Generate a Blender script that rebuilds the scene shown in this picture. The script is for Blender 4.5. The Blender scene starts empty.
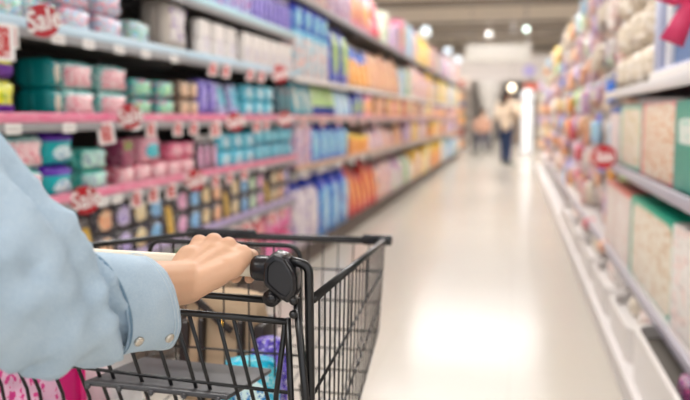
import bpy, bmesh, math, random
from mathutils import Vector, Matrix, noise
random.seed(7)
S = bpy.context.scene
COL = S.collection
PI = math.pi

# ------------------------------------------------------------------ camera
PSI, TH, F = math.radians(11.935), math.radians(5.923), 800.0
cd = bpy.data.cameras.new('camera'); cam = bpy.data.objects.new('camera', cd); COL.objects.link(cam)
fh = Vector((-math.sin(PSI), math.cos(PSI), 0)); Z = Vector((0, 0, 1))
fw = fh*math.cos(TH) - Z*math.sin(TH); rt = Vector((math.cos(PSI), math.sin(PSI), 0)); up = rt.cross(fw)
M = Matrix((rt, up, -fw)).transposed().to_4x4(); M.translation = (0, 0, 1.15)
cam.matrix_world = M
cd.sensor_width = 36; cd.lens = F/690*36; cd.clip_start = .02; cd.clip_end = 200
cd.dof.use_dof = True; cd.dof.focus_distance = 1.05; cd.dof.aperture_fstop = 3.2
S.camera = cam
S.view_settings.view_transform = 'Standard'; S.view_settings.look = 'None'
S.view_settings.exposure = 0.42; S.view_settings.gamma = 1; S.view_settings.use_curve_mapping = False

def yp(px, X):
    """aisle depth at which the vertical plane x=X is crossed by the sight line of an image column"""
    a = math.atan((px-345)/F) - PSI
    return X/math.tan(a) if abs(a) > 1e-4 else 99

# ------------------------------------------------------------------ colours and materials
def lin(c):
    if isinstance(c, str):
        c = [int(c[i:i+2], 16)/255 for i in (0, 2, 4)]
    return tuple((v/12.92 if v <= .04045 else ((v+.055)/1.055)**2.4) for v in c[:3]) + (1,)
MATS = {}
def mat(name, col, rough=.5, metal=0., emis=None, es=0., spec=.5, trans=0., alpha=1., sss=0.):
    if name in MATS: return MATS[name]
    m = bpy.data.materials.new(name); m.use_nodes = True
    b = m.node_tree.nodes['Principled BSDF']
    b.inputs['Base Color'].default_value = lin(col); b.inputs['Roughness'].default_value = rough
    b.inputs['Metallic'].default_value = metal; b.inputs['Specular IOR Level'].default_value = spec
    if emis: b.inputs['Emission Color'].default_value = lin(emis); b.inputs['Emission Strength'].default_value = es
    if trans: b.inputs['Transmission Weight'].default_value = trans
    if alpha < 1: b.inputs['Alpha'].default_value = alpha
    if sss:
        b.inputs['Subsurface Weight'].default_value = sss; b.inputs['Subsurface Radius'].default_value = (.012, .005, .003); b.inputs['Subsurface Scale'].default_value = 1
    MATS[name] = m; return m
def N(nt, t, **kw):
    n = nt.nodes.new(t)
    for k, v in kw.items(): setattr(n, k, v)
    return n
def math_n(nt, op, a, b=None, c=None):
    n = N(nt, 'ShaderNodeMath', operation=op)
    for i, v in enumerate((a, b, c)):
        if v is None: continue
        if isinstance(v, (int, float)): n.inputs[i].default_value = v
        else: nt.links.new(v, n.inputs[i])
    return n.outputs[0]
def mix_n(nt, fac, a, b):
    n = N(nt, 'ShaderNodeMix', data_type='RGBA')
    if isinstance(fac, (int, float)): n.inputs[0].default_value = fac
    else: nt.links.new(fac, n.inputs[0])
    for i, v in ((6, a), (7, b)):
        if isinstance(v, tuple): n.inputs[i].default_value = v
        else: nt.links.new(v, n.inputs[i])
    return n.outputs[2]
def print_mat(name, base, top=None, bot=None, label=None, acc=(), scale=5., amount=.25, rough=.35, stripes=None):
    """printed packaging: bands, a label patch and blotches of print, laid out in the pack's own box"""
    if name in MATS: return MATS[name]
    m = bpy.data.materials.new(name); m.use_nodes = True; nt = m.node_tree
    b = nt.nodes['Principled BSDF']; b.inputs['Roughness'].default_value = rough
    tc = N(nt, 'ShaderNodeTexCoord'); sp = N(nt, 'ShaderNodeSeparateXYZ'); nt.links.new(tc.outputs['Generated'], sp.inputs[0])
    U, V = sp.outputs['Y'], sp.outputs['Z']
    oi = N(nt, 'ShaderNodeObjectInfo')
    off = N(nt, 'ShaderNodeVectorMath', operation='ADD'); nt.links.new(tc.outputs['Generated'], off.inputs[0])
    sc = N(nt, 'ShaderNodeVectorMath', operation='SCALE'); sc.inputs[0].default_value = (1, 3.1, 7.7); nt.links.new(oi.outputs['Random'], sc.inputs['Scale'])
    sc2 = N(nt, 'ShaderNodeVectorMath', operation='SCALE'); nt.links.new(sc.outputs[0], sc2.inputs[0]); sc2.inputs['Scale'].default_value = 3
    nt.links.new(sc2.outputs[0], off.inputs[1])
    colr = lin(base)
    if stripes:
        s = math_n(nt, 'GREATER_THAN', math_n(nt, 'SINE', math_n(nt, 'MULTIPLY', U, 6.283*stripes[1])), 0.)
        colr = mix_n(nt, s, colr, lin(stripes[0]))
    for i, a in enumerate(acc):
        nz = N(nt, 'ShaderNodeTexNoise'); nz.inputs['Scale'].default_value = scale*1.5*(1+.35*i); nz.inputs['Detail'].default_value = 1.5
        mp = N(nt, 'ShaderNodeVectorMath', operation='ADD'); nt.links.new(off.outputs[0], mp.inputs[0]); mp.inputs[1].default_value = (11.3*i, 4.1*i, 2.7*i)
        nt.links.new(mp.outputs[0], nz.inputs['Vector'])
        g = math_n(nt, 'GREATER_THAN', nz.outputs[0], .5+.2*(.5-amount))
        colr = mix_n(nt, g, colr, lin(a))
    for sc_, th_, pc, am in ((17., .60, 'fbf7f2', .5), (13., .64, '2a2230', .3)):
        st_ = N(nt, 'ShaderNodeVectorMath', operation='MULTIPLY'); nt.links.new(off.outputs[0], st_.inputs[0]); st_.inputs[1].default_value = (1, .6, 1.5)
        nz = N(nt, 'ShaderNodeTexNoise'); nz.inputs['Scale'].default_value = sc_; nz.inputs['Detail'].default_value = 1; nt.links.new(st_.outputs[0], nz.inputs['Vector'])
        if len(acc): colr = mix_n(nt, math_n(nt, 'MULTIPLY', math_n(nt, 'GREATER_THAN', nz.outputs[0], th_), am), colr, lin(pc))
    if top: colr = mix_n(nt, math_n(nt, 'GREATER_THAN', V, 1-top[1]), colr, lin(top[0]))
    if bot: colr = mix_n(nt, math_n(nt, 'LESS_THAN', V, bot[1]), colr, lin(bot[0]))
    if label:
        lc, cu, cv, ru, rv = label[:5]
        du = math_n(nt, 'DIVIDE', math_n(nt, 'SUBTRACT', U, cu), ru); dv = math_n(nt, 'DIVIDE', math_n(nt, 'SUBTRACT', V, cv), rv)
        p = 10. if len(label) > 5 and label[5] == 'box' else 2.
        r = math_n(nt, 'ADD', math_n(nt, 'POWER', math_n(nt, 'ABSOLUTE', du), p), math_n(nt, 'POWER', math_n(nt, 'ABSOLUTE', dv), p))
        ins = math_n(nt, 'LESS_THAN', r, 1.)
        lab = lin(lc)
        ac2 = label[6] if len(label) > 6 else (acc[0] if acc else None)
        if ac2:
            nz = N(nt, 'ShaderNodeTexNoise'); nz.inputs['Scale'].default_value = 15; nt.links.new(off.outputs[0], nz.inputs['Vector'])
            lab = mix_n(nt, math_n(nt, 'GREATER_THAN', nz.outputs[0], .56), lab, lin(ac2))
        colr = mix_n(nt, ins, colr, lab)
    if isinstance(colr, tuple): b.inputs['Base Color'].default_value = colr
    else: nt.links.new(colr, b.inputs['Base Color'])
    MATS[name] = m; return m

# ------------------------------------------------------------------ object helpers
def obj(name, bm, m=None, parent=None, smooth=True, loc=None, mods=()):
    me = bpy.data.meshes.new(name)
    bmesh.ops.recalc_face_normals(bm, faces=bm.faces)
    bm.to_mesh(me); bm.free()
    for q in (m if isinstance(m, (list, tuple)) else [m]):
        if q: me.materials.append(q)
    if smooth:
        for p in me.polygons: p.use_smooth = True
        if smooth == 'angle':
            me.set_sharp_from_angle(angle=math.radians(35))
    o = bpy.data.objects.new(name, me); COL.objects.link(o)
    if parent: o.parent = parent
    if loc: o.location = loc
    return o
def tag(o, label=None, cat=None, group=None, kind=None):
    if label: o['label'] = label
    if cat: o['category'] = cat
    if group: o['group'] = group
    if kind: o['kind'] = kind
    return o
def thing(name, label, cat, loc=(0, 0, 0), rz=0, group=None):
    o = bpy.data.objects.new(name, None); COL.objects.link(o); o.location = loc; o.rotation_euler = (0, 0, rz)
    o.empty_display_size = .05
    return tag(o, label, cat, group)
def keep(child, parent):
    """parent a mesh whose vertices are in world coordinates to a thing placed elsewhere"""
    child.parent = parent; child.matrix_parent_inverse = Matrix.LocRotScale(parent.location, parent.rotation_euler, None).inverted()
    return child
def struct(name, bm, m, **k):
    return tag(obj(name, bm, m, smooth=False, **k), kind='structure')
def kids(o): return KIDS.get(o.name, [])
def dup(o, loc, rz=None, parent=None):
    c = o.copy(); COL.objects.link(c)
    if parent: c.parent = parent
    if loc is not None: c.location = loc
    if rz is not None: c.rotation_euler = (0, 0, rz)
    for ch in list(o.children): dup(ch, None, None, c)
    return c
def box(bm, x0, x1, y0, y1, z0, z1, bev=0., seg=2, mi=0, mtx=None):
    r = bmesh.ops.create_cube(bm, size=1)
    vs = r['verts']
    for v in vs:
        v.co = Vector(((x0+x1)/2+v.co.x*(x1-x0), (y0+y1)/2+v.co.y*(y1-y0), (z0+z1)/2+v.co.z*(z1-z0)))
    fs = list({f for v in vs for f in v.link_faces})
    if bev:
        rr = bmesh.ops.bevel(bm, geom=list({e for f in fs for e in f.edges}), offset=bev, segments=seg, profile=.5, affect='EDGES')
        fs = [f for f in set(rr['faces']) | set(fs) if f.is_valid]
        vs = list({v for f in fs for v in f.verts})
    if mi:
        for f in fs:
            if f.is_valid: f.material_index = mi
    if mtx:
        for v in vs: v.co = mtx @ v.co
    return vs
def tube(bm, pts, r, n=8, closed=False, cap=True, mi=0):
    pts = [Vector(p) for p in pts]; L = len(pts)
    rs = r if isinstance(r, (list, tuple)) else [r]*L
    T = []
    for i in range(L):
        a = pts[i-1] if (i or closed) else pts[i]; b = pts[(i+1) % L] if (i < L-1 or closed) else pts[i]
        T.append((b-a).normalized())
    ref = Vector((0, 0, 1)) if abs(T[0].z) < .9 else Vector((1, 0, 0))
    nrm = (ref - T[0]*ref.dot(T[0])).normalized(); rings = []
    for i in range(L):
        nrm = (nrm - T[i]*nrm.dot(T[i])).normalized(); bn = T[i].cross(nrm)
        rings.append([bm.verts.new(pts[i] + (nrm*math.cos(2*PI*k/n) + bn*math.sin(2*PI*k/n))*rs[i]) for k in range(n)])
    for i in range(L if closed else L-1):
        A, B = rings[i], rings[(i+1) % L]
        for k in range(n):
            f = bm.faces.new((A[k], A[(k+1) % n], B[(k+1) % n], B[k])); f.material_index = mi
    if cap and not closed:
        bm.faces.new(rings[0][::-1]).material_index = mi; bm.faces.new(rings[-1]).material_index = mi
def bend(pts, rad, seg=5):
    """round the inner corners of a polyline"""
    pts = [Vector(p) for p in pts]; out = [pts[0]]
    for i in range(1, len(pts)-1):
        a, b, c = pts[i-1], pts[i], pts[i+1]
        d = min(rad, (a-b).length*.45, (c-b).length*.45)
        p, q = b+(a-b).normalized()*d, b+(c-b).normalized()*d
        for k in range(seg+1):
            t = k/seg; out.append(p*(1-t)**2 + b*2*t*(1-t) + q*t*t)
    out.append(pts[-1]); return out
def lathe(bm, prof, n=20, c=(0, 0, 0), sx=1., sy=1., mi=0):
    rings = []
    for r, z in prof:
        rings.append([bm.verts.new((c[0]+r*sx*math.cos(2*PI*k/n), c[1]+r*sy*math.sin(2*PI*k/n), c[2]+z)) for k in range(n)])
    for A, B in zip(rings, rings[1:]):
        for k in range(n):
            bm.faces.new((A[k], A[(k+1) % n], B[(k+1) % n], B[k])).material_index = mi
    bm.faces.new(rings[0][::-1]).material_index = mi; bm.faces.new(rings[-1]).material_index = mi
def capsule(bm, a, b, ra, rb=None, n=14, sx=1.):
    """closed tapered limb with round ends"""
    rb = ra if rb is None else rb
    a, b = Vector(a), Vector(b); d = b-a
    if d.length < 1e-6: d = Vector((0, 0, 1e-4)); b = a+d
    t = d.normalized(); P, R = [], []
    for k in range(5):
        th = PI/2*(1-k/4.); P.append(a - t*ra*math.sin(th)); R.append(max(ra*math.cos(th), ra*.04))
    for k in range(1, 4): P.append(a+d*k/4); R.append(ra+(rb-ra)*k/4)
    for k in range(5):
        th = PI/2*k/4.; P.append(b + t*rb*math.sin(th)); R.append(max(rb*math.cos(th), rb*.04))
    tube(bm, P, R, n)
def ball(bm, c, r, s=(1, 1, 1), rot=None):
    rr = bmesh.ops.create_uvsphere(bm, u_segments=18, v_segments=12, radius=r)
    for v in rr['verts']:
        co = Vector((v.co.x*s[0], v.co.y*s[1], v.co.z*s[2]))
        if rot: co = rot @ co
        v.co = co + Vector(c)
def fuse(o, voxel, smooth=4):
    m = o.modifiers.new('fuse', 'REMESH'); m.mode = 'VOXEL'; m.voxel_size = voxel; m.use_smooth_shade = True
    if smooth:
        s = o.modifiers.new('relax', 'SMOOTH'); s.factor = .5; s.iterations = smooth
def ordinal(n):
    w = ['first', 'second', 'third', 'fourth', 'fifth', 'sixth', 'seventh', 'eighth', 'ninth', 'tenth', 'eleventh', 'twelfth', 'thirteenth', 'fourteenth', 'fifteenth', 'sixteenth', 'seventeenth', 'eighteenth', 'nineteenth', 'twentieth']
    if n < 20: return w[n]
    t = ['twenty', 'thirty', 'forty', 'fifty', 'sixty', 'seventy', 'eighty', 'ninety'][(n+1)//10-2]
    k = (n+1) % 10
    if k == 0: return {'twenty': 'twentieth', 'thirty': 'thirtieth', 'forty': 'fortieth', 'fifty': 'fiftieth', 'sixty': 'sixtieth', 'seventy': 'seventieth', 'eighty': 'eightieth', 'ninety': 'ninetieth'}[t]
    return t + '-' + w[k-1]

# ------------------------------------------------------------------ the building
def floor_mat():
    m = bpy.data.materials.new('glossy_cream_tile'); m.use_nodes = True; nt = m.node_tree; b = nt.nodes['Principled BSDF']
    tc = N(nt, 'ShaderNodeTexCoord'); br = N(nt, 'ShaderNodeTexBrick')
    br.offset = 0; br.inputs['Scale'].default_value = 1.; br.inputs['Mortar Size'].default_value = .0025; br.inputs['Brick Width'].default_value = .6; br.inputs['Row Height'].default_value = .6
    br.inputs['Color1'].default_value = lin('c5beb3'); br.inputs['Color2'].default_value = lin('c2bbb0'); br.inputs['Mortar'].default_value = lin('b8b0a5')
    nt.links.new(tc.outputs['Object'], br.inputs['Vector'])
    nz = N(nt, 'ShaderNodeTexNoise'); nz.inputs['Scale'].default_value = 1.3; nt.links.new(tc.outputs['Object'], nz.inputs['Vector'])
    c = mix_n(nt, math_n(nt, 'MULTIPLY', nz.outputs[0], .35), br.outputs['Color'], lin('bfb7aa'))
    nt.links.new(c, b.inputs['Base Color']); b.inputs['Roughness'].default_value = .18; b.inputs['Specular IOR Level'].default_value = .12
    return m
bm = bmesh.new(); box(bm, -9, 9, -5, 48, -.1, 0); struct('floor', bm, floor_mat())
mceil = mat('ceiling_deck', '8f867d', .8)
bm = bmesh.new(); box(bm, -9, 9, -5, 48, 4.75, 4.85)
for k in range(60): box(bm, -9, 9, -4.8+k*.88, -4.5+k*.88, 4.69, 4.76)
struct('ceiling', bm, mceil)
mwall = mat('shop_wall', 'dcd5cf', .7)
bm = bmesh.new(); box(bm, -9, 9, 48, 48.2, 0, 4.85); struct('wall_back', bm, mwall)
bm = bmesh.new(); box(bm, -9.2, -9, -5, 48.2, 0, 4.85); struct('wall_left', bm, mwall)
bm = bmesh.new(); box(bm, 9, 9.2, -5, 48.2, 0, 4.85); struct('wall_right', bm, mwall)
mbeam = mat('painted_beam', 'f0e6d8', .6)
for i, y in enumerate((9.5, 15.5, 21.5, 26.7, 32, 37.8, 43.5)):
    bm = bmesh.new(); box(bm, -9, 9, y-.14, y+.14, 4.25, 4.27); box(bm, -9, 9, y-.14, y+.14, 4.66, 4.69); box(bm, -9, 9, y-.02, y+.02, 4.27, 4.66)
    box(bm, -9, 9, y-.12, y-.1, 4.27, 4.66)
    tag(obj('trim_%d' % (i+1), bm, mbeam, smooth=False), kind='structure')
mduct = mat('grey_duct', 'a39a90', .5)
for i, (y, z) in enumerate(((30.4, 4.3), (36.5, 4.15))):
    bm = bmesh.new(); tube(bm, [(-8.9, y, z), (8.9, y, z)], .13, 14)
    tag(obj('trim_%d' % (i+8), bm, mduct), kind='structure')

# ceiling lamps: white strip fittings across the aisle, each with its area light
mhouse = mat('lamp_housing', 'e8e8e6', .4); mdiff = mat('lamp_diffuser', 'ffffff', .4, emis='fff6ea', es=4.)
for i, y in enumerate((-1.5, 3.5, 8.5, 13.5, 18.6, 22.0, 27.2, 32.5, 38.3)):
    t = thing('strip_lamp', '%s white strip lamp across the aisle, counted from the near end' % ordinal(i), 'ceiling lamp', (-.9, y, 4.2 if y < 20 else 4.38), 0, 'strip lamps under the ceiling')
    bm = bmesh.new(); box(bm, -1.6, 1.6, -.11, .11, 0, .07, .01); obj('housing', bm, mhouse, t, 'angle')
    bm = bmesh.new(); box(bm, -1.55, 1.55, -.08, .08, -.02, -.001, .005); obj('diffuser', bm, mdiff, t, 'angle')
    bm = bmesh.new()
    for sx in (-1.2, 1.2): tube(bm, [(sx, 0, .07), (sx, 0, .489 if y < 20 else .309)], .006, 6)
    obj('hanger', bm, mduct, t)
    for xx, e in ((-.9, 75 if y < 1 else (95 if y < 6 else (118 if y < 12 else 145))), (-5.2, 60), (4.2, 60)):  # outer two lights have no fitting, added as fill from neighbouring aisles
        if xx != -.9 and i > 6: continue
        ld = bpy.data.lights.new('strip_light', 'AREA'); ld.shape = 'RECTANGLE'; ld.size = 3.1; ld.size_y = .3; ld.energy = e; ld.color = (1, .99, .98)
        lo = bpy.data.objects.new('strip_light', ld); COL.objects.link(lo); lo.location = (xx, y, 4.17 if y < 20 else 4.35)
        up_ = bpy.data.lights.new('strip_uplight', 'AREA'); up_.shape = 'RECTANGLE'; up_.size = 3.1; up_.size_y = .2; up_.energy = 45; up_.color = (1, .99, .98)  # upward light added to brighten the ceiling and beams
        uo = bpy.data.objects.new('strip_uplight', up_); COL.objects.link(uo); uo.location = (xx, y, 4.29 if y < 20 else 4.47); uo.rotation_euler = (PI, 0, 0)
# pale world light added as frontal fill through the open end behind the camera
w = bpy.data.worlds.new('shopfront_daylight'); S.world = w; w.use_nodes = True
w.node_tree.nodes['Background'].inputs[0].default_value = lin('f4f6fb'); w.node_tree.nodes['Background'].inputs[1].default_value = 1.1

# ------------------------------------------------------------------ left gondola
XL = -1.55
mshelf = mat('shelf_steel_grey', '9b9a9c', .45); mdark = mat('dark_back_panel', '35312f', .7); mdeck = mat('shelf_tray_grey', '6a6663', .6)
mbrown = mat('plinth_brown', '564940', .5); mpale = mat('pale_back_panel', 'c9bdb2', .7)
def strip_mat(n, c): return mat('strip_'+n, c, .35)
mstrip = {'pink': print_mat('strip_pink', 'e8638f', acc=('f7a9c0',), scale=14), 'blue': strip_mat('blue', 'c3dbea'), 'lilac': strip_mat('lilac', 'b9a9cf'), 'cyan': strip_mat('cyan', 'bfe3ec'), 'grey': strip_mat('grey', 'b9b6b8'), 'rose': strip_mat('rose', 'e4a9a6'), 'amber': strip_mat('amber', 'd9b294'), 'white': strip_mat('white', 'e6e3e0')}
PH = {}
def gondola_left():
    bays = [(1.7, 3.66), (3.66, 5.62), (5.62, 8.2), (8.2, 11), (11, 14), (14, 17), (17, 20.5), (20.5, 24)]
    near = [('S', 1.73, 'cyan'), ('A', 1.45, 'blue'), ('B', 1.145, 'pink'), ('C', .86, 'pink'), ('D', .57, 'lilac'), ('T', 2.04, 'grey')]
    far = [('A', 1.45, 'white'), ('B', 1.145, 'rose'), ('C', .77, 'amber'), ('T', 2.04, 'grey')]
    for i, (a, b) in enumerate(bays):
        t = thing('shelving_bay', '%s bay of the long left shelving, counted from the near end' % ordinal(i), 'shelving', (XL-.25, (a+b)/2, 0), 0, 'bays of the left shelving')
        nearb = i < 2
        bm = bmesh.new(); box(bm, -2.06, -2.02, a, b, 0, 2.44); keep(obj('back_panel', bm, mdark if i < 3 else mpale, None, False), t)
        for y in ((a+.02, b-.02) if i == 7 else (a+.02,)):
            bm = bmesh.new(); box(bm, -2.02, -1.98, y-.02, y+.02, 0, 2.44); keep(obj('upright', bm, mshelf, None, False), t)
        bm = bmesh.new(); box(bm, -2.02, XL-.03, a+.002, b-.002, 0, .13); box(bm, -2.02, XL, a+.002, b-.002, .13, .15, 0)
        keep(obj('plinth', bm, mbrown, None, False), t)
        for nm, z, st in (near if nearb else far):
            bm = bmesh.new(); box(bm, -1.98, XL-.012, a+.003, b-.003, z-.03, z-.002)
            for br_y in (a+.045, b-.045): box(bm, -1.98, XL-.1, br_y-.004, br_y+.004, z-.06, z-.03)
            s = keep(obj('shelf', bm, mdeck, None, False), t)
            zz = z + (.0 if nm in 'TS' else .022)
            bm = bmesh.new(); box(bm, XL-.012, XL, a+.003, b-.003, z-.045, z-.002 if st not in ('pink', 'blue', 'lilac', 'cyan') else z-.014, .003)
            if st == 'lilac': bm.free(); bm = bmesh.new(); box(bm, XL-.012, XL, a+.003, b-.003, z-.05, z-.024, .003)
            keep(obj('price_rail', bm, mshelf if st != 'white' else mstrip['white'], s, 'angle'), s)
            if st in ('pink', 'blue', 'lilac', 'cyan', 'rose', 'amber'):
                bm = bmesh.new(); box(bm, XL-.012, XL+.002, a+.003, b-.003, z-.014, z+.02, .002)
                keep(obj('edge_strip', bm, mstrip[st], s, 'angle'), s)
gondola_left()
# reparent rails and strips below their shelf (thing > part > sub-part)

# ------------------------------------------------------------------ product shapes (fronts at x=0, facing +x, standing on z=0, width along y)
def grid_cube(n=8):
    bm = bmesh.new(); bmesh.ops.create_cube(bm, size=2)
    bmesh.ops.subdivide_edges(bm, edges=bm.edges[:], cuts=n-1, use_grid_fill=True)
    return bm
def sh_pack(w, h, d):
    bm = grid_cube(7)
    for v in bm.verts:
        x, y, z = v.co
        e = max(abs(y)**4, abs(z)**4)
        X = x*(1-.45*e)*d/2; Y = y*(1-.05*z*z-.03*x*x)*w/2; Zz = z*(1-.06*y*y)*h/2
        X += .03*d*math.sin(7*y)*math.cos(5*z)*(x)
        v.co = (X-d/2, Y, Zz+h/2)
    for s in (-1, 1): box(bm, -d/2-.0025, -d/2+.0025, s*w/2-.008, s*w/2+.008, h*.12, h*.88)
    return bm
def sh_carton(w, h, d):
    bm = bmesh.new(); box(bm, -d, 0, -w/2, w/2, 0, h, min(w, h, d)*.025, 2)
    box(bm, -d*.98, -d*.02, -w/2-.0008, -w/2+.001, h*.72, h*.98); box(bm, -d*.5-.001, -d*.5+.001, -w/2+.004, w/2-.004, h-.001, h+.0006)
    return bm
def sh_pouch(w, h, d):
    bm = grid_cube(8)
    for v in bm.verts:
        x, y, z = v.co; t = (z+1)/2
        thick = d/2*(1-t**2.2*.88)*(1-.35*abs(y)**3)
        X = x*thick; Y = y*w/2*(.94+.06*math.sin(PI*t)); Zz = t*h + .01*h*y*y
        v.co = (X-d/2, Y, Zz)
    box(bm, -d/2-.004, -d/2+.004, -w*.46, w*.46, h*.97, h*1.02)
    return bm
def sh_bag(w, h, d):
    bm = grid_cube(8)
    for v in bm.verts:
        x, y, z = v.co; t = (z+1)/2
        q = 1 if t < .72 else 1-.62*((t-.72)/.28)**1.3
        bul = 1+.06*math.sin(PI*t*1.2)
        X = x*d/2*bul*(q if t > .72 else 1)*(1-.1*y*y); Y = y*w/2*bul*(q*.5+.5)*(1-.08*x*x); Zz = t*h*.92
        v.co = (X-d/2, Y+.01*w*math.sin(9*t+3*x), Zz)
    # gathered neck and fan
    for k in range(5):
        a = (k-2)*.35
        box(bm, -d/2-.006, -d/2+.006, -w*.08, w*.08, h*.9, h, 0, mtx=Matrix.Translation((0, math.sin(a)*w*.18, 0)))
    return bm
def sh_bottle(w, h, d):
    bm = bmesh.new(); r = w/2
    lathe(bm, [(r*.8, 0), (r*.97, h*.02), (r, h*.08), (r*.98, h*.45), (r, h*.62), (r*.85, h*.72), (r*.45, h*.79), (r*.36, h*.82), (r*.36, h*.84)], 18, (-r*.8, 0, 0), .8, 1)
    return bm
def sh_cap(w, h, d):
    bm = bmesh.new(); r = w/2
    lathe(bm, [(r*.44, h*.82), (r*.46, h*.83), (r*.46, h*.95), (r*.38, h*.985), (r*.15, h)], 16, (-r*.8, 0, 0))
    return bm
def sh_rolls(w, h, d):
    bm = bmesh.new(); r = w/4.15
    for s in (-1, 1):
        for k in range(2):
            z0 = k*h/2
            lathe(bm, [(r*.3, z0+.004), (r*.95, z0+.001), (r, z0+.008), (r, z0+h/2-.008), (r*.95, z0+h/2-.001), (r*.3, z0+h/2-.004)], 16, (-r*1.02, s*w/4, 0))
    box(bm, -2*r*.97, -.25*r, -w/4-.0, w/4, .004, h-.004, .004)
    return bm
def sh_hang(w, h, d):
    bm = grid_cube(5)
    for v in bm.verts:
        x, y, z = v.co; e = max(abs(y), abs(z))
        v.co = (x*d/2*(1-.5*e**3)-d/2, y*w*.47, (z+1)/2*h*.74)
    box(bm, -d-.001, -d+.002, -w/2, w/2, 0, h, 0)
    return bm
def sh_tub(w, h, d):
    bm = bmesh.new(); r = w/2
    lathe(bm, [(r*.86, 0), (r*.9, .004), (r*.96, h*.8), (r*.96, h*.82)], 20, (-r, 0, 0)); lathe(bm, [(r, h*.82), (r, h*.97), (r*.95, h)], 20, (-r, 0, 0))
    return bm
SHAPES = dict(pack=sh_pack, carton=sh_carton, pouch=sh_pouch, bag=sh_bag, bottle=sh_bottle, rolls=sh_rolls, hang=sh_hang, tub=sh_tub)
OBJN = dict(pack='sanitary_pack', carton='carton', pouch='refill_pouch', bag='detergent_bag', bottle='bottle', rolls='tissue_roll_pack', hang='hanging_pack', tub='tub')
CATN = dict(pack='pack', carton='box', pouch='pouch', bag='bag', bottle='bottle', rolls='tissue pack', hang='hanging pack', tub='tub')
PROTO, COUNT = {}, {}
MIX = {'far A': [('white_cyan', 'white and cyan'), ('white_blue', 'white and blue'), ('green_white', 'green and white'), ('pink_white', 'pink and white'), ('yellow_box', 'yellow'), ('sky_pack', 'sky blue')],
       'far B': [('maroon_pack', 'maroon'), ('yellow_box', 'yellow'), ('crimson_pack', 'crimson'), ('white_blue', 'white and blue'), ('red_pattern', 'red patterned'), ('navy_lime', 'navy and lime')],
       'far C': [('rose_bag', 'rose'), ('white_blue', 'white and blue'), ('yellow_box', 'yellow'), ('orange_box', 'amber'), ('pink_white', 'pink and white'), ('navy_lime', 'navy and lime')],
       'far E': [('white_blue', 'white and blue'), ('rose_bag', 'rose'), ('green_white', 'green and white'), ('pink_white', 'pink and white')]}
CAPS = {}
def place(kind, mname, w, h, d, loc, rz, label, group, name=None, cap=None):
    key = (kind, mname, round(w, 3), round(h, 3), round(d, 3))
    if key in PROTO:
        o = dup(PROTO[key], loc, rz)
    else:
        o = obj(name or OBJN[kind], SHAPES[kind](w, h, d), MATS[mname], None, 'angle' if kind in ('carton',) else True)
        o.location = loc; o.rotation_euler = (0, 0, rz)
        if kind == 'bottle': obj('cap', sh_cap(w, h, d), mat('cap_'+(cap or 'white'), cap or 'eeeeee', .3), o)
        if kind == 'bag' and cap:
            c = bmesh.new(); lathe(c, [(w*.14, h*.93), (w*.17, h*.95), (w*.17, h*1.06), (w*.12, h*1.1)], 16, (-d*.4, 0, 0)); obj('cap', c, mat('cap_'+cap, cap, .3), o)
        PROTO[key] = o
    tag(o, label, CATN[kind], group)
    return o
def run(side, X, y0, y1, z, kind, mname, w, h, d, tiers=1, desc='', shelf='', gap=.004, jit=.006, cap=None, name=None, mix=None):
    """a run of one product along a shelf, its front face near the rail"""
    n = max(1, int((y1-y0)/(w+gap))); pitch = (y1-y0)/n
    desc0, mname0 = desc, mname
    for k in range(n):
        desc, mname = desc0, mname0
        if mix and y0 > 9 and random.random() < .42:
            mname, c_ = random.choice(MIX[mix]); desc = c_+' '+kind+(' in between' if False else '')
        hh = h*random.choice((1, 1, .88, .76)) if mix and y0 > 7.2 else h
        if mix and y0 > 7.2 and random.random() < .1: continue
        for t in range(tiers):
            key = (desc, shelf, t if tiers > 1 else -1); i = COUNT.get(key, 0); COUNT[key] = i+1
            j = random.uniform(-jit, 0)*(1 if t == 0 or True else 0)
            y = y0+pitch*(k+.5)
            tier = '' if tiers == 1 else (', bottom layer' if t == 0 else (', top layer' if t == tiers-1 else ', middle layer'))
            lab = '%s, %s from the near end%s, %s' % (desc, ordinal(i), tier, shelf)
            if side == 'L': loc = (X+j-.012, y, z+t*(h+.0008)); rz = random.uniform(-.02, .02)
            else: loc = (X-j+.012, y, z+t*(h+.0008)); rz = PI+random.uniform(-.02, .02)
            place(kind, mname, w, hh, d, loc, rz, lab, '%s, %s' % (desc, shelf), name, cap)

# printed designs
def P(name, base, top=None, bot=None, label=None, acc=(), **k):
    def v(c, f=1.3):
        if c is None or len(c) != 6: return c
        q = [int(c[i:i+2], 16) for i in (0, 2, 4)]; m_ = max(q)
        return ''.join('%02x' % max(0, min(255, int(round(m_-(m_-x)*f)))) for x in q)
    return print_mat(name, v(base), top=(v(top[0]), top[1]) if top else None, bot=(v(bot[0]), bot[1]) if bot else None,
                     label=tuple([v(label[0])]+[v(x) if isinstance(x, str) and len(x) == 6 else x for x in label[1:]]) if label else None, acc=tuple(v(a) for a in acc), **k)
P('teal_pad', '10a5a5', label=('f6dfe0', .5, .45, .42, .36, 'box', 'd9487c'), acc=('2cc4be', 'dff2ee'), amount=.4)
P('teal_side', '0d8a8c', label=('d5cfc4', .5, .5, .22, .36, 'e', 'c3b7a5'))
P('mint_pad', '58bfa9', label=('c9e7b7', .5, .5, .4, .26, 'box', '3fb8c9'), acc=('e0609a', '2bb0c0'), amount=.3)
P('purple_teal', '25b3b8', top=('6a35a5', .3), label=('e9f6f6', .5, .35, .3, .22, 'e', '3aa0c8'))
P('mint_scribble', '4cc0b4', label=('cfeee0', .5, .5, .44, .36, 'box', '6a4a9c'), acc=('7fd6c8',), amount=.5)
P('yellow_purple', 'e2dd2b', bot=('7a3fa8', .35), acc=('b8c832',))
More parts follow.
